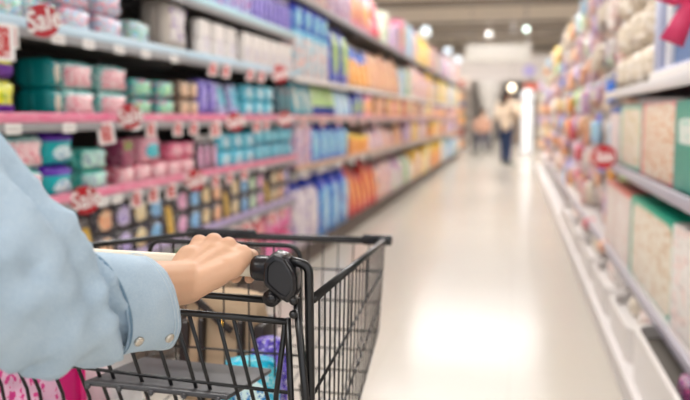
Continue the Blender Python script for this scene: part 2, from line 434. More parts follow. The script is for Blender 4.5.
P('cyan_pad', '2fc0dc', label=('dff2f3', .5, .5, .34, .3, 'e', '2a8fc5'), acc=('7ad4e0',), amount=.4)
P('cyan_deep', '1a93ad', label=('a9dbe6', .5, .5, .34, .3, 'e'), acc=('58c0d4',), amount=.4)
P('dark_teal', '0d5b66', label=('2f9aa5', .5, .5, .3, .3, 'e'), acc=('143a4a',), amount=.5)
P('pink_pad', 'e0698f', label=('f5cfd6', .5, .5, .38, .3, 'e', 'c8386a'), acc=('f09ab3',), amount=.5)
P('pink_pale', 'eab0bb', label=('f6e3e2', .5, .5, .38, .34, 'box', 'e0708f'), acc=('d9607f',), amount=.3)
P('plum_box', '7c2452', label=('7f9f5a', .5, .75, .4, .16, 'box'), acc=('a83a70',), amount=.4)
P('pink_cyan_box', 'e39ab0', label=('49bcc8', .5, .45, .34, .3, 'e', 'a9e0e2'), acc=('efc3cc',), amount=.4)
P('pastel_pack', 'e9ecea', acc=('f2a8bd', 'a5dcb4', '9fd3ec'), scale=4.5, amount=.35)
P('pastel_pack_b', 'dfeaf0', acc=('b7d9f0', 'f5b9c8'), scale=4, amount=.4)
P('greige_pack', 'cfc5bc', label=('e8e3de', .55, .55, .38, .34, 'box', '8a62a8'), bot=('b6c9c4', .12))
P('white_tissue', 'efe9e4', label=('e2dedf', .5, .4, .36, .2, 'box', 'cdbcc8'), bot=('c7dbea', .14))
P('lilac_bottle', '9a82c8', acc=('d78fc0', 'b9d9ef'), scale=3, amount=.4)
P('rose_bottle', 'd9a3c4', acc=('8a7ac8',), scale=3, amount=.4)
P('choc_pack', '4a3733', label=('d9b99a', .5, .5, .38, .4, 'e', 'efe3da'), acc=('b49a80',), amount=.3)
P('violet_pack', '5b4aa0', label=('b9b0e0', .5, .5, .32, .36, 'e'), acc=('8a7ad0',), amount=.4)
P('lavender_pack', '9ba0d2', label=('6fd0d8', .5, .6, .36, .3, 'e'), acc=('6a60b0', 'd9dff2'), amount=.4)
for nm, c, a in (('pinkl', 'ecc9e0', 'e88fb5'), ('green', 'dfe8dc', '8fd07a'), ('blue', 'a9cfe8', '4a8fd0'), ('cream', 'e8dfc2', 'd9a850'), ('orange', 'f0d5b8', 'e8844a'), ('lilac', 'd8cfe6', '8a6fc0')):
    P('black_round_'+nm, '231d24', label=(c, .5, .5, .34, .38, 'e', a), acc=('3d3140',), amount=.3)
P('black_gold', '2b2326', label=('c9a53a', .5, .35, .3, .4, 'box', 'ead9a0'), acc=('4a3a3a',), amount=.3)
P('crimson_pack', 'c22a4c', label=('f2b9c2', .5, .5, .36, .34, 'e', 'e0446c'), acc=('e0506f',), amount=.5)
P('coral_pack', 'e0566a', label=('f7d0d0', .5, .5, .36, .34, 'e', 'e83f80'), acc=('f08a90',), amount=.5)
P('magenta_pack', 'e0338a', label=('f6b8d8', .5, .5, .4, .36, 'e', 'f25aa5'), acc=('f27ab8',), amount=.5)
P('lime_pack', '8fc63a', label=('e8f0a8', .5, .5, .34, .34, 'e'), acc=('5aa83a',), amount=.5)
P('white_bag', 'e6e2e2', label=('f4f2f0', .5, .5, .36, .36, 'e', 'd0cdd6'))
P('beige_pack', 'b9a088', label=('d9c9b3', .5, .5, .36, .36, 'e'), acc=('6a5242',), amount=.4)
P('umber_pack', '4a3a30', label=('8a705a', .5, .5, .3, .36, 'e'), acc=('2a211d',), amount=.5)
P('blue_cream_bag', 'ddd8de', top=('2a4fc0', .2), stripes=('b8a6c8', 2.), acc=('efe9ea',))
P('blue_cyan_bag', '35b0ea', top=('2a5fd0', .28), label=('c9eef2', .5, .42, .24, .34, 'e', '6a8fd8'), acc=('2a7ac8',), amount=.5)
P('blue_bag', '1f78dc', top=('2a48d0', .25), label=('bdeaf0', .5, .45, .3, .34, 'e', '35b5c8'), acc=('5aa8e8',), amount=.4)
P('navy_lime', '1f46b4', label=('c8dc3a', .5, .5, .28, .36, 'e', '6ab84a'), acc=('2f6ad0',), amount=.4)
P('orange_box', 'f4ae28', top=('f8dc7a', .2), acc=('f8cc4a', 'f09a3a'), amount=.35)
P('orange_blue', 'f0a848', top=('4a7fd0', .3), acc=('f6cf8a',), amount=.4)
P('yellow_box', 'f6d82a', label=('fbf4d0', .5, .5, .34, .34, 'e', 'e8503a'), acc=('faee9a', 'f4c830'), amount=.5)
P('red_bag', 'dc1040', label=('f6c070', .5, .5, .22, .34, 'e', 'f8e69a'), acc=('c80c30',), amount=.35)
P('red_pattern', 'd9504f', acc=('f6d0c8', 'b82248', 'f4dca8'), scale=7, amount=.5)
P('white_cyan', 'dfe9ee', acc=('8fd0e0', 'f0c8c0'), scale=3.5, amount=.4, top=('7fc4dc', .15))
P('teal_cream', '1f9fb4', label=('efe0c9', .5, .5, .26, .36, 'e'), acc=('2fb8c8',), amount=.4)
P('lime_navy', 'd5e6c0', bot=('2a4fa0', .35), acc=('9fd04a',), amount=.5)
P('maroon_pack', '7a2a2c', label=('d99a7a', .5, .5, .3, .3, 'e'), acc=('b05a4a',), amount=.4)
P('peach_pack', 'f6dcae', acc=('f0bc70', 'fff6e4', 'e8a890'), scale=6, amount=.4)
P('pink_white', 'f4dce0', acc=('e0407a', 'faf4ee', '8a7ac0'), scale=6, amount=.4)
P('white_blue', 'f4f0ea', acc=('2f62c0', 'f6dca0', 'd9506a'), scale=6, amount=.25)
P('green_white', 'e8eedc', acc=('4fb038', 'f8f4ea'), scale=5, amount=.35)
P('pink_gold', 'e88ab0', label=('f8c832', .5, .5, .3, .36, 'e', 'f6d050'), acc=('f4b8c0',), amount=.4)
P('sky_pack', '7fc4e8', acc=('b8e0f2', 'e8f2f4'), scale=4, amount=.4)
P('rose_bag', 'f0b8b4', acc=('d92f56', 'a0a8d8', 'f8efe8'), scale=6, amount=.4)

XF = XL-.004
def L(px0, px1, *a, **k): run('L', XF, max(yp(px0, -1.6), 2.0), yp(px1, -1.6), *a, **k)
sA, sB, sC, sD, sE, sS, sT = ('shelf edged pale blue', 'upper pink-edged shelf', 'lower pink-edged shelf', 'lilac-edged shelf', 'bottom left shelf', 'shelf of lilac bottles', 'topmost left shelf')
# shelf under the top
L(150, 196, 1.73, 'bottle', 'rose_bottle', .085, .22, .07, 1, 'rose pink bottle', sS, cap='f2eef2')
L(196, 250, 1.73, 'bottle', 'lilac_bottle', .08, .24, .07, 1, 'lilac bottle with white cap', sS, cap='f4f0f6')
L(250, 289, 1.73, 'bottle', 'violet_pack', .085, .25, .07, 1, 'violet bottle', sS, cap='c9c0e6')
# A
L(-8, 60, 1.45, 'pack', 'pastel_pack', .17, .1, .16, 3, 'pastel spotted pack', sA)
L(60, 127, 1.45, 'pack', 'pastel_pack_b', .17, .1, .16, 2, 'pale blue spotted pack', sA)
L(128, 154, 1.45, 'pack', 'pastel_pack', .15, .11, .15, 1, 'low pastel spotted pack', sA)
L(158, 195, 1.45, 'pack', 'greige_pack', .24, .25, .18, 1, 'tall greyish pack with violet print', sA)
L(196, 236, 1.45, 'rolls', 'white_tissue', .16, .2, .1, 1, 'white roll pack', sA)
L(240, 289, 1.45, 'carton', 'white_tissue', .15, .2, .15, 1, 'white tissue box', sA)
# B
L(-14, 6, 1.145, 'pack', 'yellow_purple', .2, .125, .16, 2, 'yellow and purple pack', sB)
L(46, 61, 1.145, 'pack', 'teal_side', .07, .105, .16, 2, 'dark teal pack turned side on', sB)
L(60, 130, 1.145, 'pack', 'teal_pad', .19, .105, .17, 2, 'teal pad pack with pink label', sB)
L(130, 175, 1.145, 'pack', 'mint_pad', .15, .085, .14, 2, 'mint pad pack', sB)
L(177, 196, 1.145, 'pack', 'choc_pack', .09, .09, .1, 2, 'brown and cream pack', sB)
L(197, 214, 1.145, 'pack', 'violet_pack', .1, .2, .1, 1, 'violet pouch', sB)
L(214, 238, 1.145, 'pouch', 'lavender_pack', .13, .19, .09, 1, 'lavender refill pouch', sB)
L(241, 272, 1.145, 'pack', 'cyan_pad', .16, .1, .13, 2, 'bright cyan pad pack', sB)
L(273, 289, 1.145, 'carton', 'dark_teal', .11, .21, .12, 1, 'dark teal box', sB)
# C
L(2, 39, .86, 'pack', 'teal_pad', .22, .115, .16, 2, 'teal and white pack', sC)
L(40, 72, .86, 'pack', 'purple_teal', .18, .12, .16, 2, 'purple-topped teal pack', sC)
L(72, 112, .86, 'pack', 'mint_scribble', .16, .085, .14, 2, 'mint scribbled pack', sC)
L(113, 192, .86, 'pack', 'pink_pale', .14, .088, .13, 1, 'pale pink pad pack', sC)
L(115, 128, .9495, 'carton', 'plum_box', .1, .11, .12, 1, 'plum box on top of pink pack', sC)
L(131, 163, .9495, 'pack', 'pink_cyan_box', .19, .115, .12, 1, 'pink pack with cyan centre', sC)
L(166, 192, .9495, 'pack', 'pink_pad', .13, .08, .11, 1, 'rose pink pad pack', sC)
L(193, 214, .86, 'bottle', 'black_round_pinkl', .075, .2, .06, 1, 'black bottle with pale label', sC, cap='e9e2e0')
L(215, 252, .86, 'pack', 'cyan_pad', .16, .1, .12, 2, 'sky cyan pad pack', sC)
L(252, 289, .86, 'pack', 'cyan_deep', .16, .11, .12, 2, 'deep cyan pad pack', sC)
# D
seq = ['green', 'pinkl', 'blue', 'cream', 'orange', 'lilac', 'cream', 'blue']
y = 2.2; k = 0
while y < 5.5:
    nm = seq[k % len(seq)]
    if k % 5 == 3:
        run('L', XF, y, y+.13, .57, 'pouch', 'black_gold', .12, .21, .08, 1, 'black and gold pouch', sD)
        y += .135
    else:
        run('L', XF, y, y+.15, .57, 'pack', 'black_round_'+nm, .145, .115, .1, 2, 'black pack with round %s label' % {'pinkl': 'pink'}.get(nm, nm), sD)
        y += .155
    k += 1
# E (bottom)
for px0, px1, m_, d_, ti in ((-8, 12, 'lime_pack', 'lime green pack', 2), (12, 42, 'magenta_pack', 'bright pink pack', 1), (45, 64, 'violet_pack', 'violet pack', 2), (66, 110, 'white_bag', 'plain white pack', 2), (112, 150, 'beige_pack', 'beige pack', 2), (150, 210, 'umber_pack', 'dark brown pack', 1), (210, 235, 'beige_pack', 'low beige pack', 1), (235, 262, 'umber_pack', 'far brown pack', 1), (262, 289, 'magenta_pack', 'hot pink pack', 2)):
    run('L', XF, max(yp(px0, -1.6), 2.0), yp(px1, -1.6), .15, 'pack', m_, .17, .19, .2, ti, d_, sE)
for px0, px1, m_, d_ in ((150, 172, 'umber_pack', 'raised brown pack'), (172, 192, 'lime_pack', 'green pack'), (192, 206, 'pink_pale', 'pale pink pack'), (206, 230, 'magenta_pack', 'magenta pack'), (230, 262, 'coral_pack', 'coral red pack')):
    run('L', XF, yp(px0, -1.6), yp(px1, -1.6), .15+.1908, 'pack', m_, .17, .19, .2, 1, d_, sE, jit=0)
# top shelf above the near bays
L(150, 230, 2.04, 'carton', 'white_cyan', .2, .25, .2, 1, 'white and cyan carton', sT)
L(230, 325, 2.04, 'carton', 'white_blue', .22, .3, .2, 1, 'white and blue carton', sT)
# detergent bays
fA, fB, fC, fE = 'fourth far shelf up', 'third far shelf up', 'second far shelf up', 'lowest far shelf'
L(291, 316, .15, 'bag', 'blue_cream_bag', .36, .56, .22, 1, 'cream striped detergent bag with blue top', fE, cap='f2f0ee', mix='far E')
L(317, 346, .15, 'bag', 'blue_cyan_bag', .34, .56, .22, 1, 'blue and cyan detergent bag', fE, cap='f2f0ef', mix='far E')
L(347, 376, .15, 'pouch', 'red_bag', .26, .52, .2, 1, 'red and orange detergent pouch', fE, mix='far E')
L(376, 392, .15, 'bag', 'rose_bag', .3, .5, .2, 1, 'rose and white bag', fE, mix='far E')
L(392, 412, .15, 'bag', 'green_white', .34, .46, .2, 1, 'green and white bag', fE, mix='far E')
L(412, 425, .15, 'carton', 'yellow_box', .4, .45, .2, 1, 'yellow carton', fE, mix='far E')
L(425, 440, .15, 'carton', 'orange_box', .45, .5, .2, 1, 'orange carton', fE, mix='far E')
L(440, 457, .15, 'carton', 'sky_pack', .5, .45, .2, 1, 'sky blue carton', fE, mix='far E')
L(291, 308, .77, 'carton', 'pink_white', .2, .33, .16, 1, 'pink and white carton', fC, mix='far C')
L(308, 345, .77, 'bag', 'blue_bag', .27, .35, .18, 1, 'bright blue gathered bag', fC, mix='far C')
L(346, 366, .77, 'carton', 'orange_box', .3, .24, .18, 1, 'amber carton', fC, mix='far C')
L(366, 384, .77, 'pouch', 'rose_bag', .26, .3, .14, 1, 'rose printed pouch', fC, mix='far C')
L(384, 400, .77, 'pouch', 'red_pattern', .26, .3, .14, 1, 'red patterned pouch', fC, mix='far C')
L(400, 425, .77, 'carton', 'yellow_box', .32, .3, .18, 1, 'broad yellow carton', fC, mix='far C')
L(425, 440, .77, 'carton', 'yellow_box', .36, .3, .18, 1, 'yellow carton', fC, mix='far C')
L(440, 457, .77, 'carton', 'pink_white', .45, .3, .18, 1, 'pale pink carton', fC, mix='far C')
L(291, 312, 1.145, 'pouch', 'teal_cream', .2, .27, .12, 1, 'teal pouch with cream oval', fB, mix='far B')
L(312, 334, 1.145, 'pouch', 'lime_navy', .22, .26, .12, 1, 'lime and navy pouch', fB, mix='far B')
L(334, 349, 1.145, 'pouch', 'sky_pack', .2, .25, .12, 1, 'sky blue pouch', fB, mix='far B')
L(349, 361, 1.145, 'carton', 'navy_lime', .2, .25, .14, 1, 'navy box with lime oval', fB, mix='far B')
L(361, 373, 1.145, 'carton', 'pink_gold', .24, .25, .14, 1, 'pink box with gold oval', fB, mix='far B')
L(373, 386, 1.145, 'carton', 'maroon_pack', .24, .25, .14, 1, 'maroon box', fB, mix='far B')
L(386, 412, 1.145, 'carton', 'yellow_box', .28, .26, .14, 1, 'yellow box', fB, mix='far B')
L(412, 430, 1.145, 'carton', 'yellow_box', .34, .27, .14, 1, 'broad yellow box', fB, mix='far B')
L(430, 442, 1.145, 'carton', 'orange_blue', .36, .26, .14, 1, 'orange box with blue top', fB, mix='far B')
L(442, 457, 1.145, 'carton', 'white_blue', .45, .26, .14, 1, 'distant white and blue box', fB, mix='far B')
L(291, 326, 1.45, 'carton', 'white_cyan', .24, .34, .18, 1, 'white and pale cyan box', fA, mix='far A')
L(327, 346, 1.45, 'bag', 'navy_lime', .33, .52, .18, 1, 'navy bag with lime oval', fA, mix='far A')
L(346, 368, 1.45, 'pouch', 'orange_blue', .27, .44, .16, 1, 'orange pouch with blue top', fA, mix='far A')
L(368, 398, 1.45, 'pouch', 'red_pattern', .28, .46, .16, 1, 'red patterned pouch', fA, mix='far A')
L(398, 418, 1.45, 'carton', 'white_blue', .34, .48, .18, 1, 'white carton with small blue print', fA, mix='far A')
L(418, 432, 1.45, 'carton', 'white_blue', .4, .5, .18, 1, 'white carton with blue print', fA, mix='far A')
L(432, 457, 1.45, 'carton', 'yellow_box', .5, .48, .18, 1, 'pale yellow carton', fA, mix='far A')
# boxes behind the low white ones: deep blue bags on top
run('L', XF-.0, yp(292, -1.6), yp(326, -1.6), 1.45+.342, 'pack', 'blue_bag', .24, .2, .16, 1, 'deep blue pack lying on white box', fA)
L(326, 348, 2.04, 'carton', 'pink_white', .26, .4, .2, 1, 'pink and white carton', sT)
L(348, 368, 2.04, 'carton', 'pink_gold', .3, .42, .2, 1, 'pink carton with gold oval', sT, mix='far A')
L(368, 379, 2.04, 'pouch', 'crimson_pack', .3, .42, .18, 1, 'crimson pouch', sT, mix='far A')
L(381, 398, 2.04, 'carton', 'pink_white', .36, .38, .2, 1, 'wide pink and white carton', sT, mix='far A')
L(398, 413, 2.04, 'carton', 'pink_gold', .4, .46, .2, 1, 'gold oval carton', sT, mix='far A')
L(413, 430, 2.04, 'carton', 'yellow_box', .45, .42, .2, 1, 'yellow carton', sT, mix='far A')
L(430, 457, 2.04, 'carton', 'white_blue', .5, .45, .2, 1, 'white carton with blue print', sT, mix='far A')

# ------------------------------------------------------------------ text helper, tags and sale discs
def text_bm(s, size, thick=.0012, shear=.25, squash=1.):
    c = bpy.data.curves.new('lettering', 'FONT'); c.body = s; c.size = size; c.shear = shear; c.extrude = thick/2; c.align_x = 'CENTER'; c.align_y = 'CENTER'; c.offset = size*.018; c.resolution_u = 3
    o = bpy.data.objects.new('lettering', c); COL.objects.link(o)
    dg = bpy.context.evaluated_depsgraph_get(); me = o.evaluated_get(dg).to_mesh(); bm = bmesh.new(); bm.from_mesh(me); o.to_mesh_clear()
    bpy.data.objects.remove(o); bpy.data.curves.remove(c)
    # text plane xy -> local yz plane facing +x
    for v in bm.verts: x, y, z = v.co; v.co = (z, x*squash, y)
    return bm
mred = mat('sale_red', 'b8101f', .35); mwhite = mat('card_white', 'f4efea', .4); mredink = print_mat('red_ink_card', 'f6efec', label=('c83a3c', .5, .5, .34, .4, 'box', 'f3e4e0'))
mlabel = print_mat('price_label', 'f1edea', label=('d9d4d0', .5, .5, .4, .2, 'box', 'b5b0ae'))
def sale_disc(px, y, z, r, side='L', X=None, label=''):
    X = (XL+.04) if X is None else X
    r *= 1.15 if side == 'L' else 1
    t = thing('sale_disc', label, 'sale sign', (X, y, z), 0 if side == 'L' else -PI*.62, 'round red sale signs')
    t.rotation_euler = (0, 0, -.95 if side == 'L' else -PI+1.3)
    bm = bmesh.new(); lathe(bm, [(r, -.001), (r, .001)], 36)
    for v in bm.verts: v.co = (v.co.z, v.co.x, v.co.y)
    obj('disc', bm, mred, t, False)
    bm = text_bm('Sale', r*(1.42 if side == 'L' else 1.0), .0016, .2)
    for v in bm.verts: v.co = Matrix.Rotation(-.25 if side == 'L' else 0, 4, 'X') @ Vector((v.co.x+.002, v.co.y*.92, v.co.z*1.25))
    if side == 'L':
        for v in bm.verts: v.co = Matrix.Rotation(.5, 4, 'X') @ v.co
    obj('lettering', bm, mwhite, t, False)
    bm = bmesh.new(); box(bm, -.006, -.002, -.006, .006, -r*.2, r*.9); obj('clip', bm, mat('clip_clear', 'd9d9dc', .2), t, False)
    return t
for lab, px, z, r in (('large round red sale sign on the pale blue shelf edge', 40, 1.462, .047), ('round red sale sign on the upper pink shelf edge, nearest', 124, 1.152, .043), ('round red sale sign on the lower pink shelf edge, nearest', 76, .852, .045),
                      ('round red sale sign on the lower pink shelf edge, further along', 189, .845, .045), ('red sale sign on the upper pink edge by violet pouches', 230, 1.125, .045), ('furthest red sale sign on the upper pink edge', 281, 1.135, .045), ('red sale sign at the far end of pale blue edge', 276, 1.43, .05)):
    sale_disc(px, yp(px, XL+.01), z, r, label=lab)
sale_disc(604, yp(604, .50), .905+.02, .068, 'R', .50, 'round red sale sign sticking out from the right shelves')
def card(name, px, z, w, h, m, label, cat, group, X=XL+.006, tilt=0, yaw=-.6):
    bm = bmesh.new(); box(bm, -.001, .001, -w/2, w/2, -h, 0, .0008, 1)
    o = obj(name, bm, m, None, False); o.location = (X, yp(px, XL), z); o.rotation_euler = (tilt, 0, yaw)
    return tag(o, label, cat, group)
cards = {'pale blue shelf edge': (1.435, [(2, .085, 0), (13, .05, 0), (213, .05, 0), (226, .05, 0), (250, .05, 0), (261, .05, 0)]),
         'upper pink shelf edge': (1.128, [(104, .06, .15), (150, .045, .03), (177, .045, 0), (193, .045, 0), (214, .06, .08), (256, .05, 0), (265, .04, .1)]),
         'lower pink shelf edge': (.845, [(46, .05, 0), (134, .05, 0), (151, .05, 0), (169, .05, 0), (214, .045, 0), (228, .045, 0), (243, .045, 0)]),
         'lilac shelf edge': (.535, [(231, .05, 0), (243, .05, .1), (270, .06, .15), (281, .05, 0)])}
for nm, (z, L_) in cards.items():
    for i, (px, w_, ti) in enumerate(L_):
        card('price_card', px, z, w_*1.15, w_*1.2+.012, mredink, 'white price card with red figures, %s from the near end, %s' % (ordinal(i), nm), 'price card', 'red figure price cards', tilt=ti)
for nm, z, L_ in (('pale blue shelf edge', 1.437, (62, 92, 122, 148, 176)), ('upper pink shelf edge', 1.131, (14, 70, 136, 242)), ('lower pink shelf edge', .843, (102, 116, 200, 262)), ('lilac shelf edge', .543, (200, 214, 255))):
    for i, px in enumerate(L_):
        o = card('shelf_label', px, z-.002, .085, .034, mlabel, 'small white shelf label, %s from the near end, %s' % (ordinal(i), nm), 'shelf label', 'white shelf labels', X=XL+.002, yaw=0)
for i in range(26):
    y = 5.8+i*.62
    for nm, z, m_ in (('third', 1.128, mredink), ('second', .753, mlabel)):
        bm = bmesh.new(); box(bm, -.001, .001, -.04, .04, -.06, 0)
        o = obj('price_card', bm, m_, None, False); o.location = (XL+.005, y, z); o.rotation_euler = (0, 0, -.2)
        tag(o, 'small price card, %s from the near end, %s far shelf up' % (ordinal(i), nm), 'price card', 'price cards on the far shelves')
# round topper signs over the far left shelves
for i, (px, z) in enumerate(((425, 2.62), (447, 2.66), (457, 2.7))):
    y = yp(px, XL)
    t = thing('topper_sign', 'round white topper sign above the far left shelves, %s from the near end' % ordinal(i), 'sign', (XL-.02, y, z), 0, 'round topper signs')
    bm = bmesh.new(); lathe(bm, [(.09, -.012), (.1, -.006), (.1, .006), (.09, .012)], 28)
    for v in bm.verts: v.co = (v.co.x, v.co.z, v.co.y)
    obj('disc', bm, mat('topper_white', 'c4d2de', .3), t)
    bm = bmesh.new(); tube(bm, [(0, 0, -.09), (0, 0, -z+2.04)], .008, 6); obj('stem', bm, mshelf, t)

# ------------------------------------------------------------------ right gondola
XR = .55
mcream = mat('cream_shelf', 'd8d2cf', .4); mrailr = mat('right_price_rail', 'b7b2bc', .35); mback = mat('right_back_panel', 'cfc6c2', .7)
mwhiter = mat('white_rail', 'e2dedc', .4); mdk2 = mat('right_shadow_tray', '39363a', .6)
rb = [(1.9, 5.3, True), (5.3, 7.2, False), (7.2, 9.8, False), (9.8, 12.4, False), (12.4, 15, False), (15, 18, False)]
for i, (a, b, nearb) in enumerate(rb):
    t = thing('shelving_bay', '%s bay of the right-hand shelving, counted from the near end' % ordinal(i), 'shelving', (XR+.25, (a+b)/2, 0), 0, 'bays of the right shelving')
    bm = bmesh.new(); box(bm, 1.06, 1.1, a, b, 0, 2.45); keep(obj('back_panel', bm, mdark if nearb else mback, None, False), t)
    bm = bmesh.new(); box(bm, 1.02, 1.06, a, a+.04, 0, 2.45); keep(obj('upright', bm, mcream, None, False), t)
    bm = bmesh.new(); box(bm, .46, 1.06, a+.002, b-.002, 0, .1); box(bm, .445, 1.06, a+.002, b-.002, .1, .13); keep(obj('plinth', bm, mcream, None, False), t)
    if nearb:
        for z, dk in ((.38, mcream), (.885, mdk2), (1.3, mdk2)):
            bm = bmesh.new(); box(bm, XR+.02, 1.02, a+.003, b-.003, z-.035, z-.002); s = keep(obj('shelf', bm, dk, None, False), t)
            bm = bmesh.new(); box(bm, XR, XR+.014, a+.003, b-.003, z-.045, z+.004, .004); keep(obj('price_rail', bm, mrailr if z < 1.2 else mwhiter, None, 'angle'), s)
    else:
        for z in (.38,):
            bm = bmesh.new(); box(bm, XR+.02, 1.02, a+.003, b-.003, z-.035, z-.002); s = keep(obj('shelf', bm, mcream, None, False), t)
            bm = bmesh.new(); box(bm, XR, XR+.014, a+.003, b-.003, z-.045, z+.004, .004); keep(obj('price_rail', bm, mrailr, None, 'angle'), s)
P('mint_frame_box', '3fae94', label=('f0e8da', .53, .47, .46, .46, 'box', 'dfccb4'), acc=())
P('coral_frame_box', 'f49aa0', label=('f2e4d4', .535, .5, .455, .48, 'box', 'dcae84'), acc=())
P('pale_mint_box', 'a9d4bf', label=('efe8da', .5, .5, .4, .44, 'box', 'ddcfae'), acc=())
P('cream_pink_box', 'ecdfd8', top=('f0a49a', .05), label=('f2ece6', .5, .45, .4, .38, 'box', 'e8d0c9'))
P('blue_top_box', 'e9dcd8', top=('2f66a8', .13), label=('f1e8e4', .5, .45, .38, .36, 'box', 'd9c4d0'))
P('teal_box', '2a9c8c', label=('e8efe8', .5, .66, .44, .14, 'box', 'b9dcd0'))
P('white_violet_box', 'f0ebe6', label=('c8b8cf', .8, .3, .18, .1, 'box'), acc=('f4e2dc',), amount=.3)
def Rr(y0, y1, *a, **k): run('R', XR+.015, y0, y1, *a, **k)
r1, r2, r3 = 'lowest shelf on the right', 'middle shelf on the right', 'top shelf on the right'
YB = lambda px: yp(px-7, .57)
for y0, y1, z, m_, h_, d_, sh_ in ((1.95, YB(681), .38, 'white_violet_box', .385, 'white box with violet patch', r1), (YB(680), YB(638), .38, 'mint_frame_box', .385, 'large teal-edged cream box', r1),
    (YB(637), (YB(637)+5.28)/2, .38, 'cream_pink_box', .375, 'cream box with pink top edge', r1), ((YB(637)+5.28)/2+.01, 5.28, .38, 'cream_pink_box', .375, 'cream box with pink top edge', r1),
    (1.95, YB(678), .885, 'teal_box',   .325, 'teal box with white panel', r2), (YB(677), YB(646), .885, 'coral_frame_box', .325, 'coral-edged cream box', r2),
    (YB(645), YB(625), .885, 'pale_mint_box', .325, 'mint-edged cream box', r2), (YB(624), 5.28, .885, 'blue_top_box', .33, 'pale box with blue top', r2)):
    run('R', XR+.015, y0, y1, z, 'carton', m_, round(y1-y0-.012, 3), h_, .3, 1, d_, sh_)
# gift box with pink bow on the top right shelf
gt = thing('gift_box', 'lilac framed gift box with a pink ribbon on the top right shelf', 'gift box', (.58, 3.24, 1.30), 0)
mlil = mat('lilac_card', 'b9bcd2', .5)
bm = bmesh.new()
for a0, a1, c0, c1 in ((-.46, .46, 0, .05), (-.46, .46, .45, .5), (-.46, -.39, .05, .45), (.33, .46, .05, .45)):
    box(bm, 0, .26, a0, a1, c0, c1, .006)
obj('frame', bm, mlil, gt, 'angle')
bm = bmesh.new(); box(bm, .04, .06, -.39, .33, .05, .45); obj('inner_panel', bm, mat('gift_blue', '5f7ba6', .5), gt, False)
bm = bmesh.new(); box(bm, -.014, 0, -.47, .47, 0, .035, .004); obj('white_sill', bm, mwhite, gt, 'angle')
bm = bmesh.new(); box(bm, .015, .038, .2, .26, .05, .45, .003); obj('white_bar', bm, mwhite, gt, 'angle')
mrib = mat('ribbon_pink', 'e2416f', .45)
def ribbon(bm, pts, w0, w1, th=.0015):
    n = len(pts); rows = []
    for i, p in enumerate(pts):
        p = Vector(p); t = (Vector(pts[min(i+1, n-1)])-Vector(pts[max(i-1, 0)])).normalized(); s = Vector((0, 1, 0)).cross(t).normalized(); w_ = w0+(w1-w0)*i/(n-1); y_ = Vector((0, th, 0))
        rows.append([bm.verts.new(p+s*w_/2+y_), bm.verts.new(p-s*w_/2+y_), bm.verts.new(p-s*w_/2-y_), bm.verts.new(p+s*w_/2-y_)])
    for A, B in zip(rows, rows[1:]):
        for k in range(4): bm.faces.new((A[k], A[(k+1) % 4], B[(k+1) % 4], B[k]))
    bm.faces.new(rows[0][::-1]); bm.faces.new(rows[-1])
bm = bmesh.new()
kx, ky, kz = -.047, -.49, .235
ribbon(bm, [(kx, ky, kz), (kx-.006, ky-.01, kz-.04), (kx-.025, ky-.012, kz-.09), (kx-.05, ky, kz-.15)], .03, .078)
ribbon(bm, [(kx, ky, kz), (kx+.04, ky-.01, kz-.05), (kx+.07, ky-.01, kz-.11)], .03, .06)
for s_ in (-1, 1):
    ribbon(bm, [(kx, ky, kz), (kx+s_*.04, ky-.02, kz+.035), (kx+s_*.085, ky-.03, kz+.03), (kx+s_*.095, ky-.02, kz-.002), (kx+s_*.05, ky-.01, kz-.015), (kx, ky, kz)], .03, .045)
ball(bm, (kx, ky-.01, kz), .022, (1.1, .8, 1))
obj('bow', bm, mrib, gt)
t = thing('cushion', 'round white plush cushion beside the gift box on the top right shelf', 'cushion', (.68, 2.66, 1.3), 0)
bm = bmesh.new(); ball(bm, (0, 0, .125), .125, (1, .5, 1)); obj('cover', bm, mat('plush_white', 'eee4de', .9), t)
bm = bmesh.new(); ball(bm, (0, -.064, .125), .012, (1, .4, 1)); obj('button', bm, mat('plush_button', 'd9c8c0', .7), t)
# soft white goods further along the top right shelf
P('soft_white', 'f2ece6', acc=('f2d0cc', 'd9cbbd'), scale=3, amount=.35, rough=.8)
P('soft_grey', 'cfc8c0', acc=('8a8076', 'f0eae6'), scale=3, amount=.4, rough=.8)
P('soft_cream', 'e2d6c4', acc=('f4ece2', 'cfc2ae'), scale=3, amount=.4, rough=.8)
Rr(3.75, 5.2, 1.3, 'pack', 'soft_cream', .4, .2, .3, 3, 'folded cream blanket pack', r3)
# pegboard of hanging packs further down the right side
designs = [('soft_white', 'white'), ('soft_grey', 'grey'), ('soft_cream', 'cream'), ('pink_white', 'pink and white'), ('white_blue', 'white and blue'), ('rose_bag', 'rose'), ('peach_pack', 'peach'), ('sky_pack', 'sky blue'), ('green_white', 'green and white')]
brights = [('red_pattern', 'red'), ('yellow_box', 'yellow'), ('crimson_pack', 'crimson'), ('orange_blue', 'orange'), ('blue_bag', 'blue'), ('lilac_bottle', 'lilac'), ('lime_pack', 'lime'), ('orange_box', 'amber')]
mhook = mat('hook_steel', 'b8b8bc', .3, 1.)
rows = [.42, .68, .94, 1.2, 1.46, 1.74, 2.02]
rn = ['lowest', 'second', 'third', 'fourth', 'fifth', 'sixth', 'topmost']
def peg(y, z, dsn, w_, h_, i, r):
    j = random.uniform(-.06, .10)
    o = place('hang', dsn[0], w_, h_, .06, (.62+j, y, z), PI+random.uniform(-.25, .25), '%s hanging pack, %s from the near end of %s peg row' % (dsn[1], ordinal(i), rn[r]), 'hanging packs on the right pegboard')
    bm = None
    return o
y = 5.45; i = 0
hookp = None
